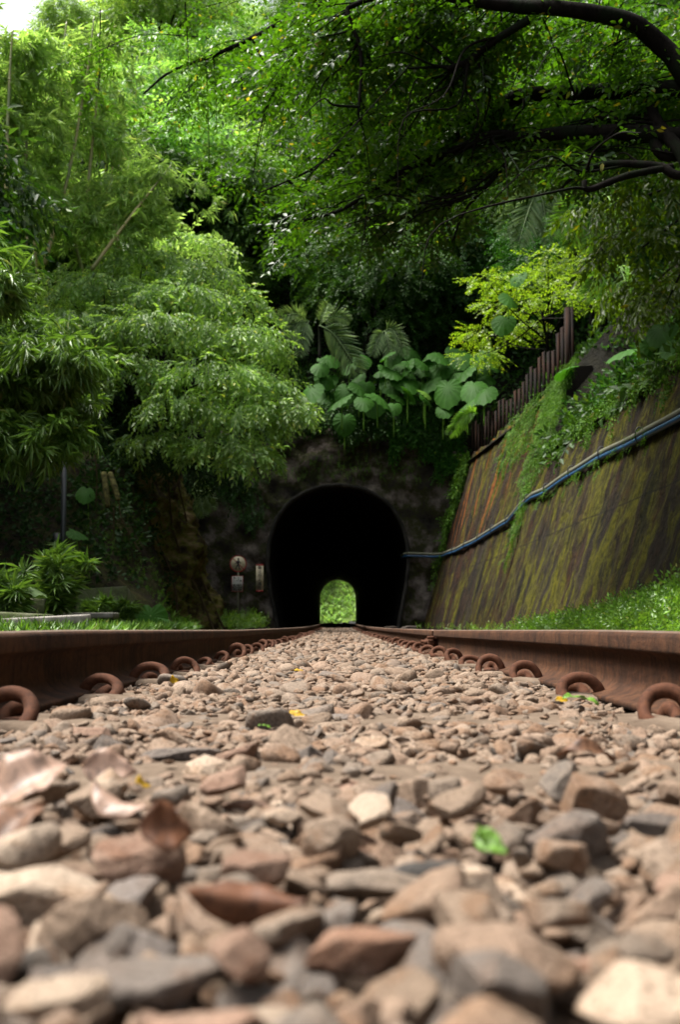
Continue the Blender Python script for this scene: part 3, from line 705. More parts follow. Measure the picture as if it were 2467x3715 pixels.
# hand-placed landmark stones: px, py, half width px, material, label
LM = [
    (120, 3190, 230, 'stonepale', 0, 'large pale cream stone at the left front edge of the track', (1, .7, .75)),
    (640, 2705, 95, 'stonegrey', 5, 'long smooth dark grey cobble lying behind the first bare sleeper', (1.5, .7, .8)),
    (1305, 3370, 190, 'stonepink', 7, 'large brown stone with a flat lit top just below the frame centre', (1, .8, .9)),
    (2370, 3560, 250, 'stonepale', 12, 'big rounded tan stone in the lower right corner', (1, .9, 1.1)),
    (2050, 3010, 150, 'stonegrey', 3, 'leaning grey-brown slab of stone standing proud at right front', (.9, .6, 1.6)),
    (1700, 3180, 150, 'stonepale', 9, 'pale wedge-shaped stone beside a black one in the front rows', (1.0, .8, 1.0)),
    (1590, 3110, 110, 'stonedark', 14, 'black ridged stone between paler stones right of centre', (1.2, .7, .7)),
    (560, 3440, 250, 'stonegrey', 18, 'broad flat grey slab lying in the lower left front', (1.4, .9, .5)),
    (1360, 3140, 170, 'stone', 21, 'brown block of stone with sharp edges in the front centre', (1.2, .8, .9)),
    (700, 3650, 220, 'stonepink', 25, 'reddish brown stone cut by the bottom edge left of centre', (1, .8, .9)),
    (1060, 2590, 42, 'stonepale', 2, 'small bluish white pebble near the yellow-green leaf', (1, .8, .9)),
    (1360, 2670, 60, 'stonepale', 11, 'small pale grey pebble in the middle of the track', (1, .8, .8)),
    (330, 2640, 80, 'stonepink', 17, 'pink-brown block beside the left clips', (1, .8, .9)),
    (1240, 2580, 60, 'stonegrey', 20, 'dark grey pebble lying on the second sleeper', (1, .7, .8)),
    (940, 2080 + 3, 0, None, 0, '', None),
]
lm_xy = []
for px, py, hw, mt, tmp, lb, sc3 in LM:
    if not mt: continue
    # intersect the pixel's ray with the ballast level
    lo, hi = .2, 8
    for _ in range(40):
        mid = (lo + hi) / 2
        if W(px, py, mid)[2] < .012: hi = mid
        else: lo = mid
    P = W(px, py, lo); r_ = hw / FPX * lo
    lm_xy.append((P[0], P[1], r_))
    me = np_mesh('ballast_stone', HI[tmp] * sc3 * np.array([r_, r_, r_]), hiF, M[mt], True)
    o = link('ballast_stone', me, None, (P[0], P[1], float(tz(P[1])) + .002), (0, 0, 0) if tmp not in (3,) else (0, -.35, .2))
    tag(o, lb, 'stone', 'ballast stones between the rails')
stones = [s for s in stones if not any((s[0] - a) ** 2 + (s[1] - b) ** 2 < (.8 * c + .5 * s[3]) ** 2 for a, b, c in lm_xy)]
# rank by how large they show
vis = [(s[3] / s[1], k) for k, s in enumerate(stones) if abs(s[0]) < .30 * s[1] + .01 and s[1] > .40 and abs(s[0]) < .5]
vis.sort(reverse=True); things = set(k for _, k in vis[:286])
mats = ['stone'] * 14 + ['stonegrey'] * 5 + ['stonepink'] * 2 + ['stonepale'] * 2
cname = {'stone': 'tan-brown', 'stonegrey': 'grey', 'stonepink': 'reddish', 'stonepale': 'pale', 'stonedark': 'blackish'}
tmpl_me = {}
def eul(g):
    return (g.normal(0, .35), g.normal(0, .35), g.uniform(0, 6.28))
parts = {'md': {}, 'lo': {}}
gS = np.random.default_rng(77)
bulkV = {}; 
for k, (x, y, z, r_) in enumerate(stones):
    mt = mats[gS.integers(len(mats))]; tm = int(gS.integers(NTMP)); e = eul(gS)
    if k in things:
        key = (mt, tm)
        if key not in tmpl_me: tmpl_me[key] = np_mesh('ballast_stone', HI[tm] * .03, hiF, M[mt], True)
        o = link('ballast_stone', tmpl_me[key], None, (x, y, z), e, float(r_ / .03))
        px = 1226 + x / y * 4200; TT = HI[tm]; ex = TT.max(0) - TT.min(0); shp = 'flat' if ex[2] / ex[0] < .50 else 'blocky' if ex[1] / ex[0] > .84 else 'long' if ex[1] / ex[0] < .72 else 'angular'
        hp = ['at the left edge', 'well left', 'left of centre', 'just left of centre', 'just right of centre', 'right of centre', 'well right', 'at the right edge'][int(np.clip(px / 308.4, 0, 7))]
        vp = 'very front row' if y < .52 else 'second row of stones' if y < .62 else 'front rows' if y < .8 else 'rows before the first sleeper' if y < 1.1 else 'rows behind the first sleeper'
        szn = 'large' if r_ > .024 else 'small' if r_ < .016 else 'mid-sized'
        tag(o, '%s %s %s stone, %s, %s' % (szn, shp, cname[mt], vp, hp), 'stone', 'ballast stones between the rails')
    else:
        lod = 'md' if (y < 3.2 and abs(x) < .55) else 'lo'
        parts[lod].setdefault(tm, []).append((x, y, z, r_, *e))
def euler_mats(E):
    cx, sx, cy, sy, cz, sz = np.cos(E[:, 0]), np.sin(E[:, 0]), np.cos(E[:, 1]), np.sin(E[:, 1]), np.cos(E[:, 2]), np.sin(E[:, 2])
    Rm = np.empty((len(E), 3, 3))
    Rm[:, 0, 0] = cy * cz; Rm[:, 0, 1] = sx * sy * cz - cx * sz; Rm[:, 0, 2] = cx * sy * cz + sx * sz
    Rm[:, 1, 0] = cy * sz; Rm[:, 1, 1] = sx * sy * sz + cx * cz; Rm[:, 1, 2] = cx * sy * sz - sx * cz
    Rm[:, 2, 0] = -sy; Rm[:, 2, 1] = sx * cy; Rm[:, 2, 2] = cx * cy
    return Rm
def place(mb, TV, TF, pos, Rm, s, tri=False):
    """copies of a template (m,3) at n frames"""
    if len(pos) == 0: return
    V = np.einsum('nij,mj->nmi', Rm, TV) * np.asarray(s).reshape(-1, 1, 1 if np.ndim(s) < 2 else 3) + np.asarray(pos)[:, None, :]
    m = len(TV); F = (TF[None] + (np.arange(len(pos)) * m)[:, None, None]).reshape(-1, TF.shape[1])
    if tri: mb.add(V.reshape(-1, 3), T=F)
    else: mb.add(V.reshape(-1, 3), Q=F)
mb = MB()
for lod, (TVs, TF) in {'md': (MD, mdF), 'lo': (LO, loF)}.items():
    for tm, L in parts[lod].items():
        L = np.array(L); place(mb, TVs[tm], TF, L[:, :3], euler_mats(L[:, 4:7]), L[:, 3], True)
tag(mb.build('ballast_gravel', M['stone'], smooth=True), 'brown and grey crushed stone filling the track between and beside the rails', 'gravel', kind='stuff')

# fallen leaves on the ballast
def leaf_obj(px, py, Y, L, mat, label, rot, curl=.4, wd=.45):
    nx, ny = 13, 7; a, b = np.meshgrid(np.linspace(0, 1, nx), np.linspace(-1, 1, ny), indexing='ij')
    hw = wd * .5 * np.sin(np.pi * a ** .8) ** 1.1
    x = (a - .5); y = b * hw; z = curl * np.abs(y) * .9 + .18 * curl * np.sin(a * 3.1) + .05 * np.sin(a * 7 + py) * b + .03 * np.sin(a * 19 + px) * np.abs(b)
    V = np.stack([x, y, z], -1).reshape(-1, 3) * L
    i = np.arange(nx - 1)[:, None] * ny; j = np.arange(ny - 1)[None]
    Q = np.stack([i + j, i + ny + j, i + ny + j + 1, i + j + 1], -1).reshape(-1, 4)
    me = np_mesh('fallen_leaf', V, Q, M[mat], True)
    P = W(px, py, Y)
    o = link('fallen_leaf', me, None, P, rot); m_ = o.modifiers.new('thick', 'SOLIDIFY'); m_.thickness = .0003
    tag(o, label, 'leaf', 'fallen leaves on the stones')
def leaf_on(px, py, up, *a):
    lo, hi = .2, 12
    for _ in range(40):
        mid = (lo + hi) / 2
        if W(px, py, mid)[2] < up + float(tz(mid)): hi = mid
        else: lo = mid
    leaf_obj(px, py, lo, *a)
leaf_on(120, 2850, .030, .060, 'leafpale', 'large curled pale dry leaf at the left edge of the stones', (.5, -.5, .5), .5, .75)
leaf_on(430, 2880, .024, .048, 'leafpale', 'arched glossy pale leaf left of the middle', (.2, .3, -.5), -.6, .6)
leaf_on(395, 2790, .024, .045, 'leafpale', 'upright pinkish dry leaf behind the arched glossy one', (1.1, .1, .1), .2, .7)
leaf_on(600, 3010, .026, .034, 'leafrust', 'orange-brown crumpled leaf standing among the front stones at left', (1.0, .2, .6), .3, .9)
leaf_on(900, 3240, .018, .060, 'leafrust', 'long curled rusty brown leaf in the front rows left of centre', (1.0, .1, .1), -.8, .34)
leaf_on(60, 3010, .020, .050, 'leafbrown', 'shaded brown curled leaf below the large pale one', (.3, -.5, .9), .5, .6)
leaf_on(515, 2845, .016, .020, 'leafyellow', 'small bright yellow leaf beside the arched glossy leaf', (.7, .2, 1.2), .3, .6)
leaf_on(1780, 3060, .022, .022, 'leafgreen', 'bright green leaf scrap on the right front stones', (.9, .4, -.6), .3, .6)
leaf_on(1740, 3030, .026, .020, 'leafgreen', 'pale green leaf scrap standing beside the bright green one', (1.2, .1, 1.3), .3, .5)
leaf_on(1080, 2435, .008, .048, 'leafyellow', 'yellow-green leaf lying far up the middle of the track', (.25, .1, .3), .2, .4)
leaf_on(1070, 2592, .010, .034, 'leafyellow', 'olive yellow leaf beside the small white pebble', (.35, .1, .1), .2, .5)
leaf_on(1075, 2495, .008, .036, 'leafyellow', 'pale orange leaf between the two yellow leaves in mid track', (.2, .1, -.2), .2, .4)
leaf_on(632, 2470, .022, .036, 'leafyellow', 'bright yellow leaf standing against the left clips', (1.0, .1, 1.2), .2, .7)
leaf_on(868, 2530, .008, .018, 'leafrust', 'tiny orange leaf scrap left of the middle', (.2, .1, 0), .2, .6)
leaf_on(2110, 2540, .030, .055, 'leafgreen', 'green and yellow leaf draped under the second right clip', (.2, .2, .1), .3, .35)
leaf_on(2040, 2540, .024, .022, 'leafyellow', 'yellow leaf scrap at the foot of the second right clip', (.6, .1, .3), .2, .7)
leaf_on(2130, 2750, .014, .060, 'leafbrown', 'curled brown leaf lying on the bare sleeper at right', (.35, .1, .25), .7, .35)
leaf_on(2230, 2600, .034, .022, 'leafrust', 'small dark red leaf standing by the right rail foot', (1.1, .1, 1.4), .2, .5)
leaf_on(960, 2195 + 440, .006, .020, 'leafgreen', 'tiny green scrap lying in mid track', (.2, .2, .5), .2, .5)

# ------------------------------------------------------------ leaves: templates
def leaf_t(width=.4, fold=.08, droop=.15, detail=False):
    """one leaf along +X, length 1"""
    w2 = width / 2
    if detail:
        V = np.array([(0, 0, 0), (.3, w2 * .95, fold * .8), (.65, w2 * .75, fold * .6 - droop * .4), (1, 0, -droop), (.65, -w2 * .75, fold * .6 - droop * .4), (.3, -w2 * .95, fold * .8), (.32, 0, 0), (.66, 0, -droop * .45)])
        F = np.array([(0, 6, 1, 1), (6, 7, 2, 1), (7, 3, 2, 2), (0, 5, 6, 6), (5, 4, 7, 6), (4, 3, 7, 7)])
        return V, np.array([(0, 6, 1), (6, 7, 2), (6, 2, 1), (7, 3, 2), (0, 5, 6), (5, 4, 7), (5, 7, 6), (4, 3, 7)])
    V = np.array([(0, 0, 0), (.45, w2, fold), (1, 0, -droop), (.45, -w2, fold)])
    return V, np.array([(0, 2, 1), (0, 3, 2)])
def frames(d, up=None, roll=None):
    d = np.asarray(d, float); d = d / (np.linalg.norm(d, axis=1)[:, None] + 1e-9)
    up = np.tile((0, 0, 1.), (len(d), 1)) if up is None else np.asarray(up, float)
    z = up - d * (up * d).sum(1)[:, None]; z /= np.linalg.norm(z, axis=1)[:, None] + 1e-9
    y = np.cross(z, d)
    if roll is not None:
        c, s = np.cos(roll)[:, None], np.sin(roll)[:, None]; y, z = y * c + z * s, z * c - y * s
    return np.stack([d, y, z], -1)
def merge(parts_):
    V = []; F = []; n = 0
    for v, f in parts_: V.append(v); F.append(f + n); n += len(v)
    return np.concatenate(V), np.concatenate(F)
def copies(TV, TF, pos, Rm, s):
    V = np.einsum('nij,mj->nmi', Rm, TV) * np.asarray(s).reshape(-1, 1, 1) + np.asarray(pos)[:, None, :]
    F = (TF[None] + (np.arange(len(pos)) * len(TV))[:, None, None]).reshape(-1, 3)
    return V.reshape(-1, 3), F
def spray_t(n=9, leaf=.3, width=.42, ang=50, droop=.2, hang=.0, seed=0, detail=False, bend=.25, stem=True):
    """a leafy twig along +X, length 1: alternate leaves"""
    g = np.random.default_rng(seed); LV, LF = leaf_t(width, .07, droop, detail)
    t = np.linspace(.12, 1, n) + g.normal(0, .02, n); sgn = np.where(np.arange(n) % 2, 1, -1); sgn[-1] = 0
    a = R(ang) * sgn * g.uniform(.7, 1.2, n)
    pos = np.stack([t, .02 * sgn, -bend * t ** 2], -1)
    d = np.stack([np.cos(a), np.sin(a), -hang - .25 * bend * t + g.normal(0, .18, n)], -1)
    V, F = copies(LV, LF, pos, frames(d, roll=g.normal(0, .45, n)), leaf * g.uniform(.7, 1.15, n))
    if stem:
        q = np.array([(0, -.006, 0), (0, .006, 0), (1, -.003, -bend), (1, .003, -bend), (.5, -.005, -bend * .25), (.5, .005, -bend * .25)])
        V, F = merge([(V, F), (q, np.array([(0, 4, 1), (1, 4, 5), (4, 2, 5), (5, 2, 3)]))])
    return V, F
SP = {
    'ovate': [spray_t(9, .22, .46, 55, .15, .05, s, True, .15) for s in range(6)],
    'hang': [spray_t(11, .27, .44, 50, .25, .42, 20 + s, False, .45) for s in range(6)],
    'small': [spray_t(13, .17, .55, 55, .1, .1, 40 + s, False, .2) for s in range(6)],
    'broad': [spray_t(7, .30, .55, 55, .2, .3, 60 + s, False, .3) for s in range(5)],
}
def fan_t(n, seed, width=.13, spread=70, down=.35):
    g = np.random.default_rng(seed); LV, LF = leaf_t(width, .03, .22)
    a = R(spread) * np.linspace(-1, 1, n) + g.normal(0, .12, n)
    d = np.stack([np.cos(a), np.sin(a), -down + g.normal(0, .25, n)], -1)
    return copies(LV, LF, np.zeros((n, 3)) + g.normal(0, .05, (n, 3)), frames(d, roll=g.normal(0, .5, n)), g.uniform(.6, 1.1, n))
SP['bamboo'] = [fan_t(7, 80 + s) for s in range(6)]
SP['bamboolong'] = [merge([fan_t(5, 100 + s, .11, 60, .5), (lambda v, f: (v + (.35, 0, -.1), f))(*fan_t(5, 120 + s, .11, 45, .6))]) for s in range(6)]
SP['blade'] = [fan_t(5, 140 + s, .06, 50, -1.6) for s in range(5)]

class Fol:
    """collects foliage triangles"""
    def __init__(s): s.V = []; s.F = []; s.n = 0
    def add(s, V, F): s.V.append(V); s.F.append(F + s.n); s.n += len(V)
    def sprays(s, kind, pos, d, size, rollj=.5, g=rng):
        pos = np.asarray(pos); T = SP[kind]; pick = g.integers(0, len(T), len(pos)); Rm = frames(d, roll=g.normal(0, rollj, len(pos)))
        size = np.broadcast_to(size, (len(pos),)) * g.uniform(.75, 1.25, len(pos))
        for k in range(len(T)):
            m = pick == k
            if m.any(): s.add(*copies(T[k][0], T[k][1], pos[m], Rm[m], size[m]))
    def build(s, name, mat, parent=None):
        V = np.concatenate(s.V); F = np.concatenate(s.F)
        return link(name, np_mesh(name, V, F, mat), parent)

def pad(fol, kind, c, rad, n, size, g=rng, top=.35, droop=.35, under=.15):
    """sprays spread through and over an ellipsoid clump, growing outward and drooping"""
    u = g.standard_normal((n, 3)); u /= np.linalg.norm(u, axis=1)[:, None]
    u[:, 2] = np.where(g.random(n) < under, u[:, 2], np.abs(u[:, 2]) * (1 if top is None else 1) - .25)
    r = g.uniform(.55, 1.0, n) ** .6
    lump = 1 + .16 * vnoise(u, 2.3, int(g.integers(1e6)))
    pos = np.asarray(c) + u * np.asarray(rad) * (r * lump)[:, None]
    d = u * np.array((1, 1, .5)) + g.normal(0, .35, (n, 3)); d[:, 2] -= droop
    fol.sprays(kind, pos, d, size, g=g)

def tree_proto(seed, kind, mat, h, r, n, size, trunk=True, flat=.7):
    """trunk with limbs, and a lumpy crown of many leafy twigs"""
    g = np.random.default_rng(seed); mb = MB(); cr = Fol()
    top = np.array((g.normal(0, .3), g.normal(0, .3), h * .55)); P = catmull([(0, 0, -1.0), (g.normal(0, .15), g.normal(0, .15), h * .28), top], 5)
    tube(mb, P, [.13 * h / 6, .09 * h / 6], 8, wob=.05)
    nl = 9
    for k in range(nl):
        a = k * 2.4 + g.random(); e = np.array((math.cos(a) * r * g.uniform(.5, .85), math.sin(a) * r * g.uniform(.5, .85), h * g.uniform(.6, 1.0)))
        st = P[g.integers(len(P) // 2, len(P))]; midp = (st + e) / 2 + (0, 0, .3)
        L = catmull([st, midp, e], 4); tube(mb, L, [.05 * h / 6, .018], 5)
        pad(cr, kind, e, (r * g.uniform(.38, .6), r * g.uniform(.38, .6), r * g.uniform(.25, .45) * flat / .7), n // (nl + 3), size, g)
    pad(cr, kind, (0, 0, h * .92), (r * .6, r * .6, r * .4), n // (nl + 3) * 2, size, g)
    pad(cr, kind, (0, 0, h * .6), (r * .8, r * .8, r * .5), n // (nl + 3), size, g)
    tv = np.concatenate(mb.V)
    return (np_mesh('trunk', tv, [np.concatenate(mb.Q), np.concatenate(mb.T)], M['bark'], True), np_mesh('crown', np.concatenate(cr.V), np.concatenate(cr.F), M[mat]))
def put_tree(name, pr, loc, rz, s, label, cat, group=None, sz=1.0):
    t = empty(name, loc, (0, 0, rz)); t.scale = (s, s, s * sz); tag(t, label, cat, group)
    link('trunk', pr[0], t); link('crown', pr[1], t); return t

# ------------------------------------------------------------ jungle on the hill over the tunnel
PRL = [tree_proto(351, 'broad', 'forestlit', 6.5, 3.0, 2300, .72), tree_proto(352, 'hang', 'forestlit', 6, 3.2, 2300, .75), tree_proto(353, 'small', 'forestlit', 5, 2.8, 2600, .6)]
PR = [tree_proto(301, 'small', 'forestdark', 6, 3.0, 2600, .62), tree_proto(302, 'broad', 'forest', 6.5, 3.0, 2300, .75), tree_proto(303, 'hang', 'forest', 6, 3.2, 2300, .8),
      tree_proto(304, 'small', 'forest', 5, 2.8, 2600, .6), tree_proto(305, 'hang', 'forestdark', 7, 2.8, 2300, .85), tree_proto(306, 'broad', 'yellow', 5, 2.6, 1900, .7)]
LBL = ['daylight-tinted green broad-leaved jungle tree', 'daylight-tinted green drooping jungle tree', 'daylight-tinted green small-leaved jungle tree']
LB = ['dark small-leaved jungle tree', 'broad-leaved green jungle tree', 'drooping-leaved green jungle tree', 'low bushy small-leaved jungle tree', 'tall dark drooping jungle tree', 'yellow-green jungle tree']
gT = np.random.default_rng(5)
rows = [(39.5, 2.9), (43.5, 3.2), (48, 3.6), (53, 4.0), (58.5, 4.2), (64, 4.5), (70, 4.8), (76, 5)]
for ri, (yy, st) in enumerate(rows):
    half = .33 * yy + 3
    xs = np.arange(-half, half, st)
    for x in xs:
        x = x + gT.normal(0, .7); y = yy + gT.normal(0, 1.0)
        if abs(x) < 4 and y < 38.5: continue
        left = x < -2
        k = int(gT.choice([1, 2, 3, 5] if (left and ri > 0) else [0, 0, 4, 3, 2], p=[.32, .32, .26, .10] if (left and ri > 0) else [.3, .15, .25, .2, .1]))
        s = gT.uniform(.8, 1.15) * (1 + .04 * ri) * (.8 if ri > 5 else 1)
        z = float(hill_z(np.float64(x), np.float64(y))) - .6
        if x < -.20 * y and ri > 5: s *= .62
        side = 'left of the tunnel' if x < -3 else 'right of the tunnel' if x > 3 else 'straight above the tunnel'
        lv = ('on the lowest row' if ri == 0 else 'on the lower slope' if ri < 3 else 'halfway up the hill' if ri < 5 else 'high on the hill')
        if x < -.22 * y: s *= .55
        if ri > 3 and 1 < x < 9: s *= .65
        if (ri >= 1 and x < -.262 * y) or (ri >= 6 and 1 < x < 8): continue
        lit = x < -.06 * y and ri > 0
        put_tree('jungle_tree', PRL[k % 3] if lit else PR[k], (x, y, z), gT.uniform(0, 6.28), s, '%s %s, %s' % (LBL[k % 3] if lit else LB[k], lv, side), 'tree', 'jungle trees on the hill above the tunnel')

# side slopes
gT = np.random.default_rng(9)
for x, y, k, s in [(-8.5, 33, 1, .9), (-12, 35, 2, 1.1), (-10.5, 30.5, 3, 1.0), (-13.5, 30, 2, .8), (-14, 25, 1, 1.1), (-11.5, 25.5, 3, .9), (-16, 34, 2, 1.2), (-9.5, 20, 3, .7), (-8.2, 16.5, 4, .85), (-9.5, 12.5, 4, .9), (-8.6, 19, 4, .9)]:  # the dark drooping trees were added to shade the hollow, mostly unseen
    t_ = bank_start(y) - x; z = float(left_z(np.float64(x), np.float64(y))) - .5
    put_tree('slope_tree', PR[k], (x, y, z), gT.uniform(0, 6), s, '%s on the left cutting slope, %s' % (LB[k], 'behind the bamboo' if y > 28 else 'near the track'), 'tree', 'trees on the left slope')
for x, y, k, s in [(7.6, 33.5, 0, .8), (9.5, 30, 4, 1.0), (8.3, 26, 0, .9), (11, 24, 4, 1.1), (8.2, 21, 0, .75), (10, 18, 4, 1.0), (7.5, 16, 0, .65), (9.0, 13, 4, .9), (7.2, 11, 0, .6), (12.5, 33, 4, 1.2), (6.8, 6.5, 4, .9), (7.2, 2.5, 4, .95), (6.9, -1.5, 4, .9), (9.5, 4, 4, 1.2)]:  # trees nearest the camera stay out of view, added to block right-hand sky
    z = float(wH(y) + .85 * (x - wtop(y))) - .6
    put_tree('slope_tree', PR[k], (x, y, z), gT.uniform(0, 6), s, '%s in deep shade on the right slope, %s' % (LB[k], 'beyond the fence' if y > 25 else 'above the near wall'), 'tree', 'trees on the right slope')
# beyond the tunnel
PF = tree_proto(310, 'broad', 'far', 4, 2.8, 900, .9)
for x, y, s in [(-4, 146, 1.1), (0, 148, .9), (4.5, 146, 1.2), (-6, 153, 1.2), (-2, 154, 1.3), (2.5, 153, 1.0), (6, 154, 1.3), (-4, 160, 1.3), (1, 161, 1.4), (5, 161, 1.3)]:
    put_tree('sunlit_tree', PF, (x, y, (y - 140) * .9 - .8), gT.uniform(0, 6), s, 'bright green sunlit tree seen through the far end of the tunnel', 'tree', 'sunlit trees beyond the tunnel', .8)
fo = Fol(); n = 5000
P = np.stack([gT.uniform(-8, 8, n), gT.uniform(140, 160, n), np.zeros(n)], -1); P[:, 2] = (P[:, 1] - 140) * .9 + .1
fo.sprays('blade', P, np.tile((0, -.3, 1.), (n, 1)) + gT.normal(0, .3, (n, 3)), .7, 1.5)
tag(fo.build('far_grass', M['far']), 'sunlit grass and scrub on the slope beyond the far tunnel mouth', 'undergrowth', kind='stuff')

# ------------------------------------------------------------ bright drooping tree on the left bank
def tree_from_pads(name, label, kind, mat, pads, dens, size, root, trunk_pts, cat='tree', tr=(.16, .05), group=None, droop=.45, limb=True, barkm='bark', seed=1, under=.15, shift=0):
    g = np.random.default_rng(seed); t = empty(name, root); tag(t, label, cat, group); root = np.array(root)
    mb = MB(); TP = catmull(np.array(trunk_pts, float) - root, 6); tube(mb, TP, tr, 9, wob=.05); cr = Fol()
    for (px, py, rx, ry, Y) in pads:
        px -= shift
        c = W(px, py, Y) - root; k = Y / FPX; rad = np.array((rx * k, max(rx, ry) * k * .9, ry * k))
        area = rad[0] * rad[1] + rad[0] * rad[2] * 1.2
        pad(cr, kind, c, rad, int(dens * area) + 20, size, g, droop=droop, under=under)
        if limb:
            st = TP[-1 - int(g.integers(0, len(TP) // 2))]; tube(mb, catmull([st, (st + c) / 2 + (0, 0, -.15), c], 5), [tr[1] * .8, .012], 5)
    mb.build('trunk', M[barkm], t, True); cr.build('crown', M[mat], t); return t
LT = [(560, 960, 170, 60, 25.5), (760, 1000, 150, 60, 25), (420, 1060, 190, 70, 24.5), (690, 1090, 210, 70, 24), (900, 1110, 130, 70, 24.5), (250, 1030, 150, 60, 25), (330, 1190, 190, 80, 23.5), (620, 1200, 230, 80, 23),
      (880, 1230, 170, 90, 23.5), (1010, 1270, 90, 90, 24), (480, 1330, 160, 60, 22.8), (820, 1370, 190, 90, 22.8), (1000, 1400, 110, 80, 23.2), (700, 1480, 160, 70, 22.6), (930, 1510, 140, 90, 22.8), (1060, 1480, 80, 50, 23),
      (860, 1620, 130, 60, 22.8), (960, 1650, 70, 60, 22.6), (620, 1600, 120, 50, 23.2), (1130, 1475, 40, 22, 23), (200, 1150, 120, 60, 24)]
tree_from_pads('drooping_tree', 'big bright drooping small-leaved tree leaning over the left bank beside the tunnel', 'hang', 'bright', LT, 110, .42, (-5.6, 25.5, 2.2), [(-5.6, 25.5, 1.0), (-5.3, 25.3, 3.4), (-4.7, 24.8, 5.2), (-4.2, 24.4, 6.4)], droop=.55, seed=3, shift=45)
DT = [(420, 1420, 120, 60, 25.0), (560, 1520, 130, 70, 25.0), (360, 1560, 110, 70, 24.5), (700, 1640, 130, 60, 25.5), (480, 1660, 130, 55, 24.5), (800, 1740, 80, 50, 26), (380, 1330, 120, 50, 25.5)]
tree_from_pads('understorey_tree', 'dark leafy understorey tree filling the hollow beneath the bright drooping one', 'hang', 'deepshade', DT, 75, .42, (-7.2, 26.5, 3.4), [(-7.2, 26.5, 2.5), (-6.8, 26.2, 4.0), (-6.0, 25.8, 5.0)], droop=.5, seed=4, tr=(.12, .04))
# yellow-green shrub crest behind
tree_from_pads('crest_tree', 'fresh yellow-green broad-leaved treetop rising just behind the drooping tree', 'broad', 'bamboo', [(700, 880, 90, 45, 29), (620, 850, 60, 40, 29), (780, 900, 60, 40, 29)], 70, .5, (-4.6, 30, 5.0), [(-4.6, 30, 3.5), (-4.3, 29.6, 7.0), (-4.0, 29.3, 8.8)], seed=6, tr=(.1, .04))

# ------------------------------------------------------------ bamboo
def bamboo(name, label, culms, Y, mat, kind, size, nfol, seed, group=None, spread=.9, cm='culm', fr=(.15, 1.0), back=.8):
    g = np.random.default_rng(seed); fol = Fol(); base = W(*culms[0][0], Y); root = empty(name, (base[0], Y, base[2])); tag(root, label, 'bamboo', group)
    rt = np.array(root.location)
    for q, pts in enumerate(culms):
        Yq = Y + (q % 3 - 1) * .7
        P = catmull(np.array([W(px, py, Yq) for px, py in pts]) - rt, 8); mb = MB()
        n_ = len(P); rad = np.interp(np.linspace(0, 1, n_), [0, 1], [.048, .014]); tube(mb, P, rad, 8)
        seg = np.linalg.norm(np.diff(P, axis=0), axis=1).sum(); nn = int(seg / .38)
        for t in np.linspace(.02, .98, max(2, nn)):
            i_ = t * (n_ - 1); a = P[int(i_)] * (1 - i_ % 1) + P[min(n_ - 1, int(i_) + 1)] * (i_ % 1)
            T = P[min(n_ - 1, int(i_) + 1)] - P[int(i_)]; T /= np.linalg.norm(T) + 1e-9; rr = np.interp(t, [0, 1], [.055, .019])
            tube(mb, [a - T * .012, a + T * .012], [rr, rr], 8)
        mb.build('culm', M[cm], root, True)
        m = nfol // len(culms); t = g.uniform(fr[0], fr[1], m) ** .9
        idx = (t * (n_ - 1)).astype(int); c = P[idx]
        # side branches carry tufts, so the leaves sit in layered plumes
        nb = max(6, m // 14); bt = (g.uniform(fr[0], fr[1], nb) * (n_ - 1)).astype(int); bd = g.standard_normal((nb, 3)); bd[:, 2] = np.abs(bd[:, 2]) * .3 + .1; bd[:, 1] = np.abs(bd[:, 1]) * back + bd[:, 1] * (1 - back); bd /= np.linalg.norm(bd, axis=1)[:, None]
        which = g.integers(0, nb, m); L = g.uniform(.1, 1, m) * spread * g.uniform(.6, 1.2, nb)[which]
        pos = P[bt[which]] + bd[which] * L[:, None] + g.normal(0, .10, (m, 3)); pos[:, 2] -= .35 * L ** 2
        d = bd[which] + g.normal(0, .5, (m, 3)); d[:, 2] -= .5
        fol.sprays(kind, pos, d, size, .8, g)
    fol.build('foliage', M[mat], root); return root
bamboo('bamboo_clump', 'tall bamboo with pale yellow culms and feathery light leaves at upper left', [[(160, 960), (250, 620), (315, 260), (340, 60)], [(300, 850), (330, 560), (357, 280), (380, 120)], [(205, 840), (212, 560), (222, 250), (240, 80)], [(330, 980), (440, 830), (540, 700), (620, 600)]], 25, 'bamboo', 'bamboo', .28, 1500, 31, 'bamboo clumps', 1.4)
bamboo('bamboo_clump', 'bamboo clump at the far upper left edge with one thin pale culm', [[(20, 700), (26, 460), (36, 230), (44, 110)], [(-60, 760), (-50, 520), (-40, 300)], [(100, 900), (90, 600), (120, 300), (150, 150)]], 23, 'bamboo', 'bamboo', .28, 1500, 32, 'bamboo clumps', 1.3)
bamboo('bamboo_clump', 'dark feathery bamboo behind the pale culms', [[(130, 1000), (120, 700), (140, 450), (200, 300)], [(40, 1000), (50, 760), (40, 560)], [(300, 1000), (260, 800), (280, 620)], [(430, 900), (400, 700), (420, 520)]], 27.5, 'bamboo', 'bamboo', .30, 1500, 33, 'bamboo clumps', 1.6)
bamboo('bamboo_clump', 'low drooping bamboo mass with long dark leaves at the left edge above the hollow', [[(-200, 1900), (-40, 1500), (120, 1320), (280, 1330)], [(-260, 1900), (-100, 1420), (40, 1250), (200, 1240)], [(-220, 2000), (-60, 1600), (100, 1480), (260, 1480)], [(-240, 2000), (-80, 1700), (40, 1620), (180, 1600)], [(-240, 1900), (-120, 1500), (10, 1380), (150, 1400)]], 13.5, 'bamboodark', 'bamboolong', .21, 2400, 34, 'bamboo clumps', .55, fr=(.45, 1.0), back=0)
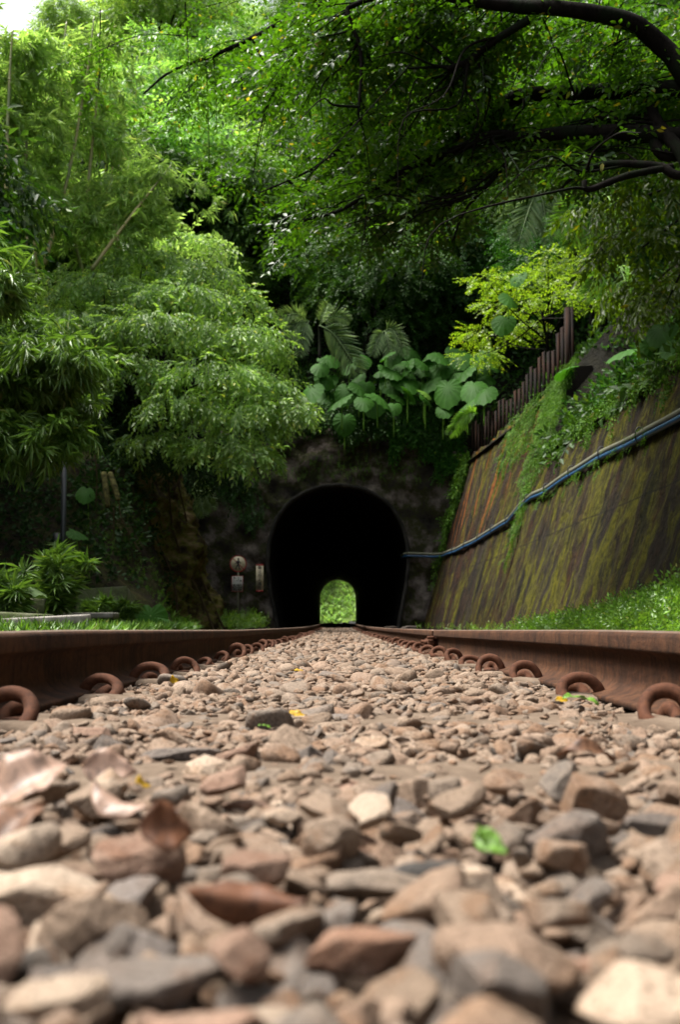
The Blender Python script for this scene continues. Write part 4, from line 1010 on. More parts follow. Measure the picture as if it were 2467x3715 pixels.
bamboo('bamboo_clump', 'leaning bamboo sprays hanging in from the left edge halfway up', [[(-290, 1400), (-190, 1050), (-90, 980), (0, 1080)], [(-290, 1300), (-180, 950), (-90, 920), (-10, 1000)]], 11, 'bamboodark', 'bamboolong', .20, 260, 35, 'bamboo clumps', .16, fr=(.6, 1.0))

# ------------------------------------------------------------ overhanging tree, right
gC = np.random.default_rng(42)
ov = empty('overhanging_tree', (4.9, 9.5, 3.6)); tag(ov, 'large tree arching over the track from the right, black limbs against its own leaves', 'tree')
rt = np.array((4.9, 9.5, 3.6)); limbs = []
def limb(pts, rad, k=9, nm='limb'):
    P = catmull(np.array([np.array(p) if len(p) == 3 and p[0] < 60 and p[2] < 20 else W(*p) for p in pts], float) - rt, 7)
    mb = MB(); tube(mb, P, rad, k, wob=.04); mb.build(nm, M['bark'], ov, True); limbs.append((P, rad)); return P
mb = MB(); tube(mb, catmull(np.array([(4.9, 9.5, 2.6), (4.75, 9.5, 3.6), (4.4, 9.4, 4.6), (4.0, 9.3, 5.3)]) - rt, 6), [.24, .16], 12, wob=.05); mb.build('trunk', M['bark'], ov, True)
S1 = (4.0, 9.3, 5.3); S0 = (4.4, 9.4, 4.6)
limb([S1, (2600, 330, 9.2), (2420, 180, 9.2), (2290, 80, 9.1), (2080, 35, 9.0), (1850, 20, 9.0), (1640, -10, 9.0), (1450, -60, 9)], [.10, .07, .03])
limb([S1, (2560, 330, 9.6), (2300, 325, 10.), (2050, 345, 10.2), (1880, 330, 10.4), (1780, 300, 10.5)], [.07, .02])
limb([S0, (2520, 320, 9.3), (2330, 325, 9.5), (2080, 335, 9.7), (1900, 345, 9.8), (1760, 400, 10), (1640, 440, 10.2), (1500, 450, 10.5), (1370, 440, 10.7), (1210, 455, 11)], [.08, .06, .02])
limb([S0, (2560, 480, 9.2), (2300, 480, 9.3), (2060, 480, 9.5), (1900, 500, 9.7), (1790, 490, 9.8), (1640, 550, 10), (1500, 600, 10.2), (1360, 680, 10.4), (1240, 760, 10.5), (1100, 800, 10.6)], [.08, .045, .012])
limb([S0, (2480, 560, 9.2), (2350, 480, 9.3), (2180, 420, 9.5)], [.07, .03])
limb([(4.5, 9.4, 4.2), (2600, 700, 9.0), (2480, 560, 9.1), (2380, 430, 9.3), (2360, 340, 9.4)], [.08, .04])
limb([S0, (2560, 620, 8.8), (2380, 600, 8.8), (2200, 594, 8.9), (2090, 636, 9.0), (2030, 690, 9.1)], [.045, .03, .010])
limb([(2440, 604, 8.8), (2280, 636, 8.7), (2140, 686, 8.6), (2120, 655, 8.6)], [.030, .026, .020])
limb([(1920, 70, 9.0), (1790, 150, 9.1), (1700, 220, 9.2), (1620, 250, 9.2)], [.035, .022])
limb([(1640, -10, 9.0), (1450, -30, 9.2), (1280, 20, 9.4), (1265, 60, 9.4), (1310, 200, 9.4), (1300, 420, 9.4)], [.03, .02, .012])
limb([(1300, -80, 10), (1180, 0, 10.2), (1100, 130, 10.4), (1020, 280, 10.6), (960, 400, 10.8)], [.035, .012])
limb([(1200, -60, 11), (1000, 90, 11.2), (800, 190, 11.5), (620, 260, 11.8), (520, 340, 12)], [.03, .010])
limb([(1640, 440, 10.2), (1700, 600, 10.4), (1650, 720, 10.5), (1600, 800, 10.6)], [.022, .008])
limb([(1900, 500, 9.7), (1800, 640, 9.8), (1690, 760, 9.9), (1640, 880, 10)], [.02, .008])
limb([(1380, 440, 10.7), (1260, 520, 10.8), (1120, 620, 11), (940, 700, 11.2)], [.02, .008])
twigs = MB(); cf = Fol()
def inside(x, y):
    """how thickly the canopy fills this direction (0..1), by photo region it should cover"""
    if y > 1060 or x < 180 or (x < 600 and y > 480): return 0
    lowb = np.interp(x, [180, 420, 700, 850, 1000, 1200, 1400, 1650, 1850, 1950, 2100, 2300, 2467, 2700], [180, 420, 500, 860, 960, 1000, 930, 940, 860, 760, 700, 640, 620, 600])
    if y > lowb: return 0
    if 1740 < x < 2080 and y > 640: return 0
    dn = np.interp(x, [200, 600, 900, 1200, 1700, 2467], [.10, .10, .28, .75, 1, 1])
    return dn
def proj(P):
    dx, dy, dz = P[..., 0], P[..., 1], P[..., 2] - CAMZ
    c, s = math.cos(PITCH), math.sin(PITCH); f = dy * c + dz * s; u = -dy * s + dz * c
    return 1226 + FPX * dx / f, 1857.5 - FPX * u / f
q = 0
for _ in range(900):
    if q >= 60: break
    P, _r = limbs[int(gC.integers(1, len(limbs)))]; st = P[int(gC.integers(len(P) // 4, len(P)))]; L = gC.uniform(.5, 1.7); d = np.array((gC.normal(-.7, .5), gC.normal(.1, .4), gC.normal(-.3, .45))); d /= np.linalg.norm(d)
    x, y = proj(st + d * L + rt)
    if inside(x, y) < .5: continue
    q += 1; tube(twigs, catmull([st, st + d * L * .3 + gC.normal(0, .07, 3) * L, st + d * L * .65 + gC.normal(0, .12, 3) * L, st + d * L - (0, 0, .2 * L)], 5), [.014, .003], 5, caps=False)
cnt = 0; tries = 0
seg_pts = np.concatenate([P for P, _ in limbs])
while cnt < 600 and tries < 9000:
    tries += 1
    back = False
    if gC.random() < .5:
        st = seg_pts[gC.integers(len(seg_pts))] + rt; back = True
    else:
        px, py = gC.uniform(250, 2500), gC.uniform(-60, 930); st = W(px, py, gC.uniform(10.2, 14.5))
    L = gC.uniform(.5, 1.4); d = np.array((gC.normal(-.55, .7), gC.normal(.1, .6), gC.normal(-.25, .3)))
    if back: d[1] = abs(d[1]) + .5
    d /= np.linalg.norm(d)
    T_ = catmull([st, st + d * L * .5 + (0, 0, .06), st + d * L + (0, 0, -.12 * L)], 5)
    x, y = proj(T_); dn = min(inside(x[0], y[0]), inside(x[-1], y[-1]), inside(x[len(x) // 2], y[len(x) // 2]))
    if gC.random() > dn: continue
    cnt += 1
    tube(twigs, T_ - rt, [.008, .003], 4, caps=False)
    m = int(L * 15); idx = gC.integers(1, len(T_), m); pos = T_[idx] - rt + gC.normal(0, .05, (m, 3))
    dd = d + gC.normal(0, .75, (m, 3)); dd[:, 2] = dd[:, 2] * .5 - .15
    cf.sprays('ovate', pos, dd, .30, .6, gC)
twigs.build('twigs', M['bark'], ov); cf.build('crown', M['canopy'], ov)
# second, shadier tree closing the right edge
RT = [(2250, 560, 160, 80, 14), (2400, 700, 160, 100, 13.5), (2200, 760, 120, 70, 15), (2330, 900, 170, 100, 14), (2350, 1050, 130, 80, 15), (2420, 1100, 130, 90, 13.5), (2350, 380, 150, 90, 14.5), (2450, 180, 120, 120, 14), (2100, 450, 110, 70, 16)]
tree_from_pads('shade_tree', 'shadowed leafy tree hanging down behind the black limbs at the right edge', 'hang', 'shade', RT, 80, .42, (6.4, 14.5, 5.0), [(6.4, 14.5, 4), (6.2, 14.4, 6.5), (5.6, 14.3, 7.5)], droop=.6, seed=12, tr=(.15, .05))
YT = [(1880, 1030, 110, 34, 30), (1760, 1010, 60, 22, 30), (2020, 1000, 110, 45, 28), (1860, 1110, 120, 36, 31), (1780, 1210, 110, 40, 32), (1900, 1190, 80, 40, 31), (1740, 1290, 80, 36, 32.5), (2010, 1080, 80, 40, 29), (2130, 960, 90, 45, 26.5), (1990, 940, 80, 30, 28), (2110, 1030, 80, 34, 24.5), (2180, 1090, 60, 40, 22.5)]
tree_from_pads('maple_shrub', 'luminous yellow-green shrub reaching over the rusty fence', 'small', 'yellow', YT, 60, .45, (6.0, 31, 6.2), [(6.0, 31, 5), (5.7, 30.6, 7.2), (5.4, 30, 8.4)], cat='shrub', droop=.15, seed=13, tr=(.07, .03))
CT = [(1380, 1040, 190, 70, 37.5), (1560, 1090, 150, 70, 38), (1240, 1000, 130, 60, 38), (1480, 1180, 130, 60, 37.5), (1640, 1200, 80, 60, 38), (1330, 1160, 110, 50, 37.5), (1560, 960, 140, 60, 39)]
tree_from_pads('dark_bush', 'dense dark small-leaved bush filling the hollow above the broad taro leaves', 'small', 'forestdark', CT, 38, .50, (2.2, 40, 8.0), [(2.2, 40, 7), (2.1, 39, 9.5), (1.9, 38.5, 10.5)], cat='bush', droop=.3, seed=14, tr=(.08, .03))

# ------------------------------------------------------------ palms and ferns
def frond(mb_, fol, base, az, el, L, n=34, wd=.05, lenp=.42, arch=.9, g=rng):
    t = np.linspace(0, 1, 16); h = np.array((math.sin(az), math.cos(az), 0))
    P = np.array(base) + np.outer(t, h) * L * math.cos(el) + np.outer(t * math.sin(el) - arch * t ** 2 * .8, (0, 0, 1)) * L
    tube(mb_, P, [.018 * L / 2, .004], 5)
    s = np.linspace(.15, 1, n); idx = s * 15; i0 = np.minimum(idx.astype(int), 14); f = (idx - i0)[:, None]; pos = P[i0] * (1 - f) + P[i0 + 1] * f
    T = P[i0 + 1] - P[i0]; T /= np.linalg.norm(T, axis=1)[:, None]; side = np.cross(T, (0, 0, 1.)); side /= np.linalg.norm(side, axis=1)[:, None] + 1e-9
    LV, LF = leaf_t(wd / lenp * 1.2, .02, .18)
    for sg in (-1, 1):
        d = T * .75 + side * sg + g.normal(0, .06, (n, 3)); d[:, 2] -= .25
        ln = lenp * L * np.sin(np.pi * np.clip(s * .82 + .13, 0, 1)) ** .7 * g.uniform(.85, 1.1, n)
        fol.add(*copies(LV, LF, pos, frames(d), ln))
def palm(name, label, base, fr, L, mat='palm', cat='palm', group=None, trunk=None, **kw):
    t = empty(name, base); tag(t, label, cat, group); g = np.random.default_rng(int(abs(base[0] * 100)) + 3)
    if trunk:
        mb = MB(); tube(mb, [(0, 0, -trunk), (.05, 0, -trunk / 2), (0, 0, 0)], [.09, .07], 9, wob=.06); mb.build('trunk', M['bark'], t, True)
    for az, el in fr:
        mb = MB(); fo = Fol(); frond(mb, fo, (0, 0, 0), az, el, L * g.uniform(.85, 1.1), g=g, **kw)
        o = mb.build('frond', M['palm' if mat == 'palm' else 'fern'], t, True); fo.build('leaflets', M[mat], o)
    return t
def palm2(name, label, base_px, Y, tips, mat='palm', cat='palm', group='palms', n=34, lenp=.36, wd=.034, trunk=.0, lean=None):
    """a palm whose fronds arch from the crown to given tips, their blades open to the front light"""
    b0 = W(*base_px, Y); t = empty(name, b0); tag(t, label, cat, group); g = np.random.default_rng(int(base_px[0]) + int(base_px[1]))
    if trunk:
        L0 = lean or (0, .1); mb = MB(); tube(mb, catmull([(L0[0], L0[1], -trunk), (L0[0] * .8, L0[1] * .8 + .1, -trunk * .5), (L0[0] * .25, L0[1] * .3 + .1, -trunk * .12), (0, .05, 0)], 5), [.055, .045], 9, wob=.06); mb.build('trunk', M['bark'], t, True)
    for (px, py, up) in tips:
        e = W(px, py, Y - g.uniform(.3, .8)) - b0; L = np.linalg.norm(e)
        P = catmull([(0, 0, 0), e * .35 + (0, -.05, up * L), e * .72 + (0, -.05, up * .7 * L), e], 7); m_ = len(P)
        mb = MB(); tube(mb, P, [.014 * max(L, 1), .004], 5); s = np.linspace(.10, 1, n); idx = s * (m_ - 1); i0 = np.minimum(idx.astype(int), m_ - 2); fr = (idx - i0)[:, None]; pos = P[i0] * (1 - fr) + P[i0 + 1] * fr
        T = P[i0 + 1] - P[i0]; T /= np.linalg.norm(T, axis=1)[:, None]; side = np.cross(T, (.1, 1, .35)); side /= np.linalg.norm(side, axis=1)[:, None]
        LV, LF = leaf_t(wd / lenp * 1.2, .02, .12); fo = Fol()
        for sg in (-1, 1):
            d = T * .8 + side * sg + g.normal(0, .07, (n, 3)); d[:, 2] -= .12; nrm = np.tile((0, -.8, .6), (n, 1)) + g.normal(0, .2, (n, 3))
            fo.add(*copies(LV, LF, pos, frames(d, nrm), lenp * L * np.sin(np.pi * np.clip(s * .80 + .16, 0, 1)) ** .6 * g.uniform(.85, 1.1, n)))
        o = mb.build('frond', M['palm' if mat == 'palm' else 'fern'], t, True); fo.build('leaflets', M[mat], o)
palm2('palm', 'pale palm above the portal, one long frond hanging straight down the middle', (1160, 1180), 35.0, [(1302, 1355, .12), (1268, 1165, .22), (1190, 1100, .1)], trunk=1.0)
palm2('palm', 'small pale palm to the left of the hanging frond, partly hidden by the tree', (1120, 1165), 34.6, [(1085, 1290, .12), (1030, 1240, .15), (1000, 1160, .15)], trunk=1.0)
palm2('palm', 'small palm fan just behind the broad leaves, right of the hanging frond', (1395, 1200), 35.6, [(1352, 1290, .12), (1472, 1290, .25), (1420, 1300, .12)], trunk=1.0)
palm2('palm', 'greyish palm frond drooping in shadow at the left of the portal wall', (1100, 1430), 34.3, [(1112, 1550, .05), (1065, 1520, .08)])
palm2('palm', 'dark little palm hanging in the shade left of the portal', (700, 1750), 28.5, [(770, 1850, .1), (740, 1870, .08)])
palm2('palm', 'silvery palm with drooping fronds high on the right slope', (1960, 690), 27, [(1775, 790, .2), (1880, 895, .12), (1820, 850, .15), (1990, 880, .08), (2060, 800, .15), (1850, 640, .2), (1930, 560, .05)], trunk=4.8, lean=(1.9, 1.2), n=40, lenp=.30)
palm2('fern', 'large yellow-green tree fern at the right below the palm', (2190, 700), 21, [(2010, 850, .15), (2060, 905, .12), (2130, 920, .1), (2260, 880, .12)], mat='fern', cat='fern', group='ferns', n=60, lenp=.26, wd=.022, trunk=2.5)
palm2('fern', 'second yellow-green fern lower down, right of the fence top', (2240, 960), 20.5, [(2120, 1090, .15), (2180, 1120, .12), (2290, 1110, .1)], mat='fern', cat='fern', group='ferns', n=50, lenp=.26, wd=.022)
palm2('fern', 'bright fern tuft at the low end of the rusty fence', (1735, 1500), 31.2, [(1630, 1580, .12), (1650, 1545, .15)], mat='fern', cat='fern', group='ferns', n=36, lenp=.30, wd=.04)
palm2('fern', 'fern frond at the left of the portal, below the drooping tree', (980, 1640), 24, [(1030, 1720, .12)], mat='fern', cat='fern', group='ferns', n=36, lenp=.3, wd=.04)

# ------------------------------------------------------------ broad taro leaves
def heart_leaf(L, g):
    n = 42; th = np.linspace(-math.pi, math.pi, n, endpoint=False)
    r_ = .52 * (1 + .18 * np.cos(th) ) * (1 - .42 * np.exp(-((np.abs(th) - math.pi) / .32) ** 2)); r_ *= 1 + .14 * np.exp(-(th / .35) ** 2); r_ *= 1 + .022 * np.cos(th * 14)
    rings = [0, .35, .7, 1.0]; V = [(0, 0, .0)]
    wv = g.uniform(0, 6)
    for q in rings[1:]:
        x = q * r_ * np.cos(th); y = q * r_ * np.sin(th) * .92
        z = -.13 * q ** 2 * (1 + .6 * np.cos(th)) + .030 * q * np.cos(th * 14 + 3.14) + .05 * q * q * np.sin(th * 2 + wv)
        V += list(zip(x, y, z))
    V = np.array(V) * L; F = [(0, 1 + k, 1 + (k + 1) % n) for k in range(n)]
    for q in range(2):
        a = 1 + q * n; b_ = a + n
        for k in range(n):
            k2 = (k + 1) % n; F += [(a + k, b_ + k, b_ + k2), (a + k, b_ + k2, a + k2)]
    return V, np.array(F)
def taro(name, label, px, py, Y, size, tilt, az, group, mat='taro', drop=.9):
    g = np.random.default_rng(int(px * 7 + py)); c = W(px, py, Y); t = empty(name, c + (0, .25, -drop)); tag(t, label, 'plant', group); off = np.array((0, -.25, drop))
    V, F = heart_leaf(size, g)
    d = np.array([(math.sin(az) * math.cos(tilt), math.cos(az) * math.cos(tilt), -math.sin(tilt))]); Rm = frames(d, roll=g.normal(0, .25, 1))
    V2, F2 = copies(V, F, [off], Rm, [1.0]); o = link('leaf_blade', np_mesh('leaf_blade', V2, F2, M[mat], True), t)
    mb = MB(); tube(mb, catmull([(0, 0, 0), off * .6 + (0, .1, .05), off], 5), [.018 * size / .6, .010], 6); mb.build('stalk', M['fern'], t, True)
TL = [(1125, 1395, 34.2, .85, 1.0, 200), (1240, 1425, 34.0, .80, .55, 250), (1320, 1430, 34.2, .62, .8, 170), (1370, 1415, 34.0, .85, .6, 120), (1330, 1375, 34.8, .55, 1.2, 180), (1400, 1310, 35.0, .55, .6, 150), (1450, 1345, 34.8, .70, .9, 160), (1480, 1400, 34.3, .60, .8, 110),
      (1540, 1300, 35.2, .85, .7, 200), (1600, 1290, 35.4, .9, .8, 170), (1560, 1360, 34.8, .8, .7, 230), (1625, 1385, 34.2, .95, 1.2, 190), (1545, 1425, 34.2, .50, .7, 140), (1250, 1500, 34.6, .7, 1.3, 180), (1290, 1350, 35.2, .7, .7, 220), (1190, 1350, 35.2, .6, 1.0, 170),
      (1690, 1320, 34.6, .9, .7, 230), (1720, 1380, 33.6, .85, .9, 190), (1700, 1440, 33.2, .75, .6, 240), (1660, 1250, 35.4, .8, .8, 160), (1500, 1255, 36, .7, .7, 190), (1760, 1400, 31.8, .7, .8, 200), (1610, 1460, 34.2, .55, .8, 160), (1430, 1450, 34.2, .5, .9, 190)]
gL = np.random.default_rng(8)
for _ in range(52):
    px = gL.uniform(1150, 1780); TL.append((px, gL.uniform(1260, 1440) - .06 * (px - 1400), gL.uniform(34.6, 35.8), gL.uniform(.45, .8), gL.uniform(.5, 1.2), gL.uniform(130, 250)))
for k, (px, py, Y, s, ti, az) in enumerate(TL):
    py += 22
    hz = 'left' if px < 1280 else 'middle' if px < 1520 else 'right'
    vt = 'edge' if py > 1410 else 'top' if py < 1320 else 'centre'
    az2 = {True: 'facing the track', False: 'turned sideways'}[150 < az < 210]; szl = 'large' if s > .8 else 'medium' if s > .6 else 'small'
    taro('taro_plant', '%s heart-shaped leaf %s, %s %s of the patch over the portal' % (szl, az2, hz, vt), px, py, Y, s * 1.05, ti * .9, R(az), 'broad-leaved plants over the portal')
taro('taro_plant', 'lone yellowing broad leaf at the lower edge of the patch over the portal', 1540, 1422, 33.9, .5, .5, R(150), 'broad-leaved plants over the portal', 'fern')
for px, py, Y, s, ti, az, lb in [(545, 2235, 13.5, .42, 1.2, 190, 'upright dark heart-shaped leaf behind the left rail'), (610, 2250, 13.3, .36, .35, 110, 'flat dark broad leaf lying beside the upright one behind the left rail')]:
    taro('taro_plant', lb, px, py, Y, s, ti, R(az), 'broad leaves beside the left rail', drop=.25)
taro('taro_plant', 'pale shiny broad leaf at the left edge above the grassy plants', 30, 2105, 10.5, .52, .12, R(90), 'broad leaves beside the left rail', 'palm', drop=.5)
for px, py, Y, s, ti, az, lb in [(310, 1785, 20, .35, .9, 180, 'dim broad leaf hanging left of the mottled stems'), (270, 1930, 19, .35, .3, 90, 'dim flat broad leaf low in the dark hollow'), (880, 1700, 29, .6, .5, 60, 'long dark broad leaf reaching towards the portal'), (790, 1600, 24, .55, .7, 150, 'shiny broad leaf under the drooping tree')]:
    taro('taro_plant', lb, px, py, Y, s, ti, R(az), 'broad leaves in the hollow', drop=.6)
for px, py, Y, s, ti, az, lb in [(2400, 1190, 13.6, .42, .8, 200, 'bluish broad leaf on top of the near wall'), (2450, 1240, 13.2, .38, .6, 230, 'bluish broad leaf at the right edge on the wall top'), (2360, 1250, 14, .34, .9, 190, 'small bluish broad leaf left of its neighbours on the wall top'), (2060, 1340, 21.4, .50, .25, 245, 'pale shiny leaf hanging over the end of the taller wall'), (2280, 1270, 17, .6, .2, 240, 'narrow glinting leaf in the dark above the near wall'),
                                (1880, 1000, 27.8, .5, .8, 200, 'large pale broad leaf behind the yellow-green shrub'), (1850, 1080, 29.2, .6, .7, 180, 'broad leaf low behind the yellow-green shrub'), (1830, 1160, 30.5, .7, .9, 210, 'third broad leaf behind the rusty fence')]:
    taro('taro_plant', lb, px, py, Y, s, ti, R(az), 'broad leaves above the wall', drop=.5)

# ------------------------------------------------------------ creepers on walls and portal
def creeper(name, label, pts_fn, n, mat, size, seed, kind='broad', cat='creeper'):
    g = np.random.default_rng(seed); P, d = pts_fn(g, n); t = Fol(); t.sprays(kind, P, d, size, .7, g)
    o = t.build(name, M[mat]); tag(o, label, cat); return o
def on_wall(y0, y1, zfn, sh):
    def f(g, n):
        y = g.uniform(y0, y1, n); z0, z1 = zfn(y); z = z0 + (z1 - z0) * g.random(n) ** sh
        P = np.array([wallpt(a, b, .04 + .08 * g.random()) for a, b in zip(y, z)]); d = np.tile((-.5, -.2, -1.), (n, 1)) + g.normal(0, .45, (n, 3)); return P, d
    return f
creeper('wall_creeper', 'thick curtain of green creeper hanging over the end of the taller wall section', on_wall(21.3, 24.0, lambda y: (np.full_like(y, 5.15), 5.1 - 2.3 * np.clip(np.abs(np.sin(y * 4.1)) + .25, 0, 1)), 1.2), 1500, 'ivy', .16, 61, 'small')
creeper('wall_creeper', 'thin trail of creeper falling past the pipes on the wall', on_wall(21.9, 22.7, lambda y: (np.full_like(y, 2.9), 1.15 + 2 * np.abs(y - 22.25)), 1), 220, 'ivy', .16, 62, 'small')
creeper('wall_creeper', 'ragged green fringe of small plants along the top of the near wall', on_wall(8, 22, lambda y: (wH(y) + .15, wH(y) - .05 - .5 * np.clip(np.sin(y * 2.3) * np.sin(y * 5.1 + 1), 0, 1)), .7), 620, 'ivy', .18, 63)
creeper('wall_creeper', 'narrow green creeper along the far corner where wall meets portal', on_wall(34.2, 35.5, lambda y: (np.full_like(y, 5.3), 1.2 + 2.5 * (35.5 - y)), 1.0), 500, 'ivy', .30, 64)
creeper('wall_creeper', 'mossy green strip of small leaves below the middle of the fence', on_wall(24.5, 28.5, lambda y: (np.full_like(y, 5.2), 4.5 - .9 * np.abs(np.sin(y * 3.3))), .8), 500, 'ivy', .20, 66, 'small')
creeper('pipe_creeper', 'scraps of creeper hanging from the pipes on the near wall', on_wall(13, 21, lambda y: (np.full_like(y, 2.45), 2.3 - .25 * np.clip(np.sin(y * 5), 0, 1)), 1), 90, 'ivy', .14, 65, 'small')
def on_portal(x0, x1, zt, zb, sh=.7):
    def f(g, n):
        x = g.uniform(x0, x1, n); z = zt + (zb(x) - zt) * g.random(n) ** sh
        P = np.stack([x, YP - .15 - .35 * g.random(n) * np.clip((z - 4) / 2, .2, 1), z], -1); return P, np.tile((0, -.5, -.9), (n, 1)) + g.normal(0, .45, (n, 3))
    return f
creeper('portal_creeper', 'mat of creepers and ferns hanging over the top edge of the portal wall', on_portal(-3.2, 3.9, 7.0, lambda x: 6.15 - .25 * np.sin(x * 2.7) - .2 * np.sin(x * 6.1)), 1600, 'forestdark', .36, 71)
creeper('portal_creeper', 'dark sparse ivy on the left flank of the portal wall', on_portal(-6, -2.3, 6.5, lambda x: 3.6 + .5 * np.sin(x * 3)), 900, 'forestdark', .36, 72, 'small')
creeper('portal_creeper', 'bushy whitish-green creeper hanging at the right top corner of the portal', on_portal(1.6, 3.9, 7.0, lambda x: 5.6 - .9 * (x > 3.0) - .3 * np.sin(x * 5)), 1000, 'taro', .32, 73)
creeper('portal_creeper', 'faint scatter of ivy across the wall above the arch', on_portal(-2.5, 2.6, 5.8, lambda x: np.full_like(x, 4.6)), 260, 'ivy', .2, 74, 'small')
for k, (x, a, b_) in enumerate([(.75, 6.0, 4.9), (.95, 5.9, 4.75), (.55, 6.1, 5.4)]):
    mb = MB(); tube(mb, catmull([(x, YP - .35, a), (x + .06, YP - .3, (a + b_) / 2), (x - .03, YP - .28, b_)], 5), [.014, .007], 5)
    tag(mb.build('hanging_root', M['vine'], smooth=True), ['thin brown root hanging over the portal, longest and nearest the middle', 'thin brown root hanging over the portal, rightmost', 'short brown root hanging over the portal, leftmost'][k], 'root', 'roots over the portal')

# ------------------------------------------------------------ undergrowth
def scatter_on(name, label, fn, n, kind, mat, size, seed, up=1.0, jit=.45, cat='undergrowth'):
    g = np.random.default_rng(seed); P = fn(g, n); n = len(P); d = np.tile((0, -.15, up), (n, 1)) + g.normal(0, jit, (n, 3)); t = Fol(); t.sprays(kind, P, d, size, 1.5, g)
    o = t.build(name, M[mat]); tag(o, label, cat, kind='stuff'); return o
def ls(x0, x1, y0, y1, dz=0):
    def f(g, n):
        x = g.uniform(x0, x1, n); y = g.uniform(y0, y1, n); x = np.minimum(x, bank_start(y) + .25); return np.stack([x, y, left_z(x, y) + dz], -1)
    return f
scatter_on('grass', 'short bright grass along the left shoulder of the track', ls(-3.4, -1.45, 7, 15.5), 2600, 'blade', 'grass', .11, 81)
scatter_on('grass', 'dense low grass and weeds on the ground behind the left slabs', ls(-6, -2.5, 9, 17), 2200, 'blade', 'grass', .17, 82)
scatter_on('bank_growth', 'moss, weeds and small ferns clothing the lower left bank', ls(-4.6, -2.4, 19.5, 29.5, .02), 1500, 'small', 'ivy', .16, 83, .5, .9)
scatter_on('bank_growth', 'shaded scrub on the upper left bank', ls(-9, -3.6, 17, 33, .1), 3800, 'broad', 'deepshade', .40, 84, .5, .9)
scatter_on('bank_growth', 'bright weeds at the foot of the bank beside the sign', lambda g, n: np.stack([g.uniform(-3.3, -2.0, n), g.uniform(26.5, 34.0, n), g.uniform(.0, .28, n)], -1), 420, 'small', 'grass', .24, 85, .7, .6)
def rs(g, n):
    y = g.uniform(6, 34, n); t = np.where(y > 21.5, g.uniform(.7, 6, n), g.uniform(-.1, 6, n)); x = wtop(y) + t; return np.stack([x, y, wH(y) + .85 * t - .1], -1)
scatter_on('slope_growth', 'dark leafy undergrowth on the slope above the right wall', rs, 5200, 'broad', 'forestdark', .42, 86, .4, .9)
def hs_(g, n):
    y = g.uniform(36.3, 48, n); x = g.uniform(-12, 14, n); return np.stack([x, y, hill_z(x, y) + .1], -1)
def rs2(g, n):
    y = g.uniform(15.5, 22.6, n); t = g.uniform(.35, 3.2, n); x = wtop(y) + t + .5 * (y > 22); return np.stack([x, y, np.minimum(wH(y), 3.6 + 1.4 * np.clip((y - 21) / 1.5, 0, 1)) + .85 * t + .05], -1)
scatter_on('slope_growth', 'dark leafy growth covering the slope just behind the last tall fence section', rs2, 1300, 'broad', 'forestdark', .34, 98, .4, .9)
scatter_on('hill_growth', 'leafy undergrowth on the hill just above the portal', hs_, 7000, 'broad', 'forestdark', .62, 87, .3, .9)
def weeds(y0, y1, hmax, yy=(0, 7, 40), hh=(1, 1, 1)):
    def f(g, n):
        y = g.uniform(y0, y1, n); t = g.random(n); x = wx0(y) - .02 - .75 * t ** 1.5; top = hmax * (1 - t * .75) * np.interp(y, yy, hh)
        return np.stack([x, y, g.random(n) ** .8 * top - .02], -1)
    return f
def patchy(fn, sc_=1.6, th=-.25):
    def f(g, n):
        P = fn(g, n * 2); return P[vnoise(P, sc_, 77) + g.normal(0, .25, len(P)) > th][:n]
    return f
scatter_on('weeds', 'lush bright green weeds heaped against the foot of the near wall', patchy(weeds(7.0, 14.0, .55, (7, 9.5, 14), (1, .9, .22))), 2600, 'small', 'grass', .19, 88, .8, .6)
scatter_on('tall_weeds', 'taller leafy weeds poking out of the heap at the right edge', patchy(weeds(7.2, 11.5, .72, (7, 9.5, 11.5), (1, .8, .3)), 2.2, .1), 260, 'broad', 'fern', .16, 97, 1.2, .5)
scatter_on('weeds', 'low weeds tapering off along the foot of the wall', weeds(13.2, 19, .06), 170, 'small', 'grass', .14, 89, .8, .6)
scatter_on('weeds', 'thin sprinkle of tiny weeds farther along the foot of the wall', weeds(19, 33, .05), 60, 'small', 'grass', .16, 90, .8, .6)
# strap-leaved plant and single sprig at lower left
def strap_plant(name, label, px, py, Y, w_, h_, n, seed, mat='bamboodark', size=.3, kind='bamboolong'):
    g = np.random.default_rng(seed); c = W(px, py, Y); t = empty(name, (c[0], Y, .12)); tag(t, label, 'plant', 'strap-leaved plants at left')
    fo = Fol(); mb = MB(); k = Y / FPX
    for q in range(max(3, n // 28)):
        a = g.uniform(0, 6.28); e = np.array((math.cos(a) * w_ * k * g.uniform(.2, 1), math.sin(a) * w_ * k * .7, (c[2] + h_ * k * g.uniform(-.4, 1)) - .12)); P = catmull([(0, 0, -.1), e * (.4, .4, .6), e], 6); tube(mb, P, [.008, .004], 5)
        m = 28; ii = g.integers(len(P) // 3, len(P), m); d = g.normal(0, 1, (m, 3)); d[:, 2] = np.abs(d[:, 2]) * .9 + .1; fo.sprays(kind, P[ii], d, size, 1, g)
    mb.build('stems', M['fern'], t, True); fo.build('foliage', M[mat], t)
strap_plant('strap_plant', 'bushy strap-leaved green plant at the lower left behind the slabs', 200, 2080, 11, 120, 90, 260, 91, 'bamboodark', .17)
strap_plant('strap_plant', 'strap-leaved plant at the left edge, lighter green', 40, 2110, 10.4, 110, 60, 200, 92, 'bamboodark', .15)
strap_plant('strap_plant', 'small strap-leaved tuft in front of the mossy block', 330, 2195, 12.2, 70, 20, 84, 93, 'bamboodark', .13)
strap_plant('strap_plant', 'low spiky tuft at the right end of the mossy block', 450, 2200, 13, 40, 20, 84, 95, 'bamboodark', .13)
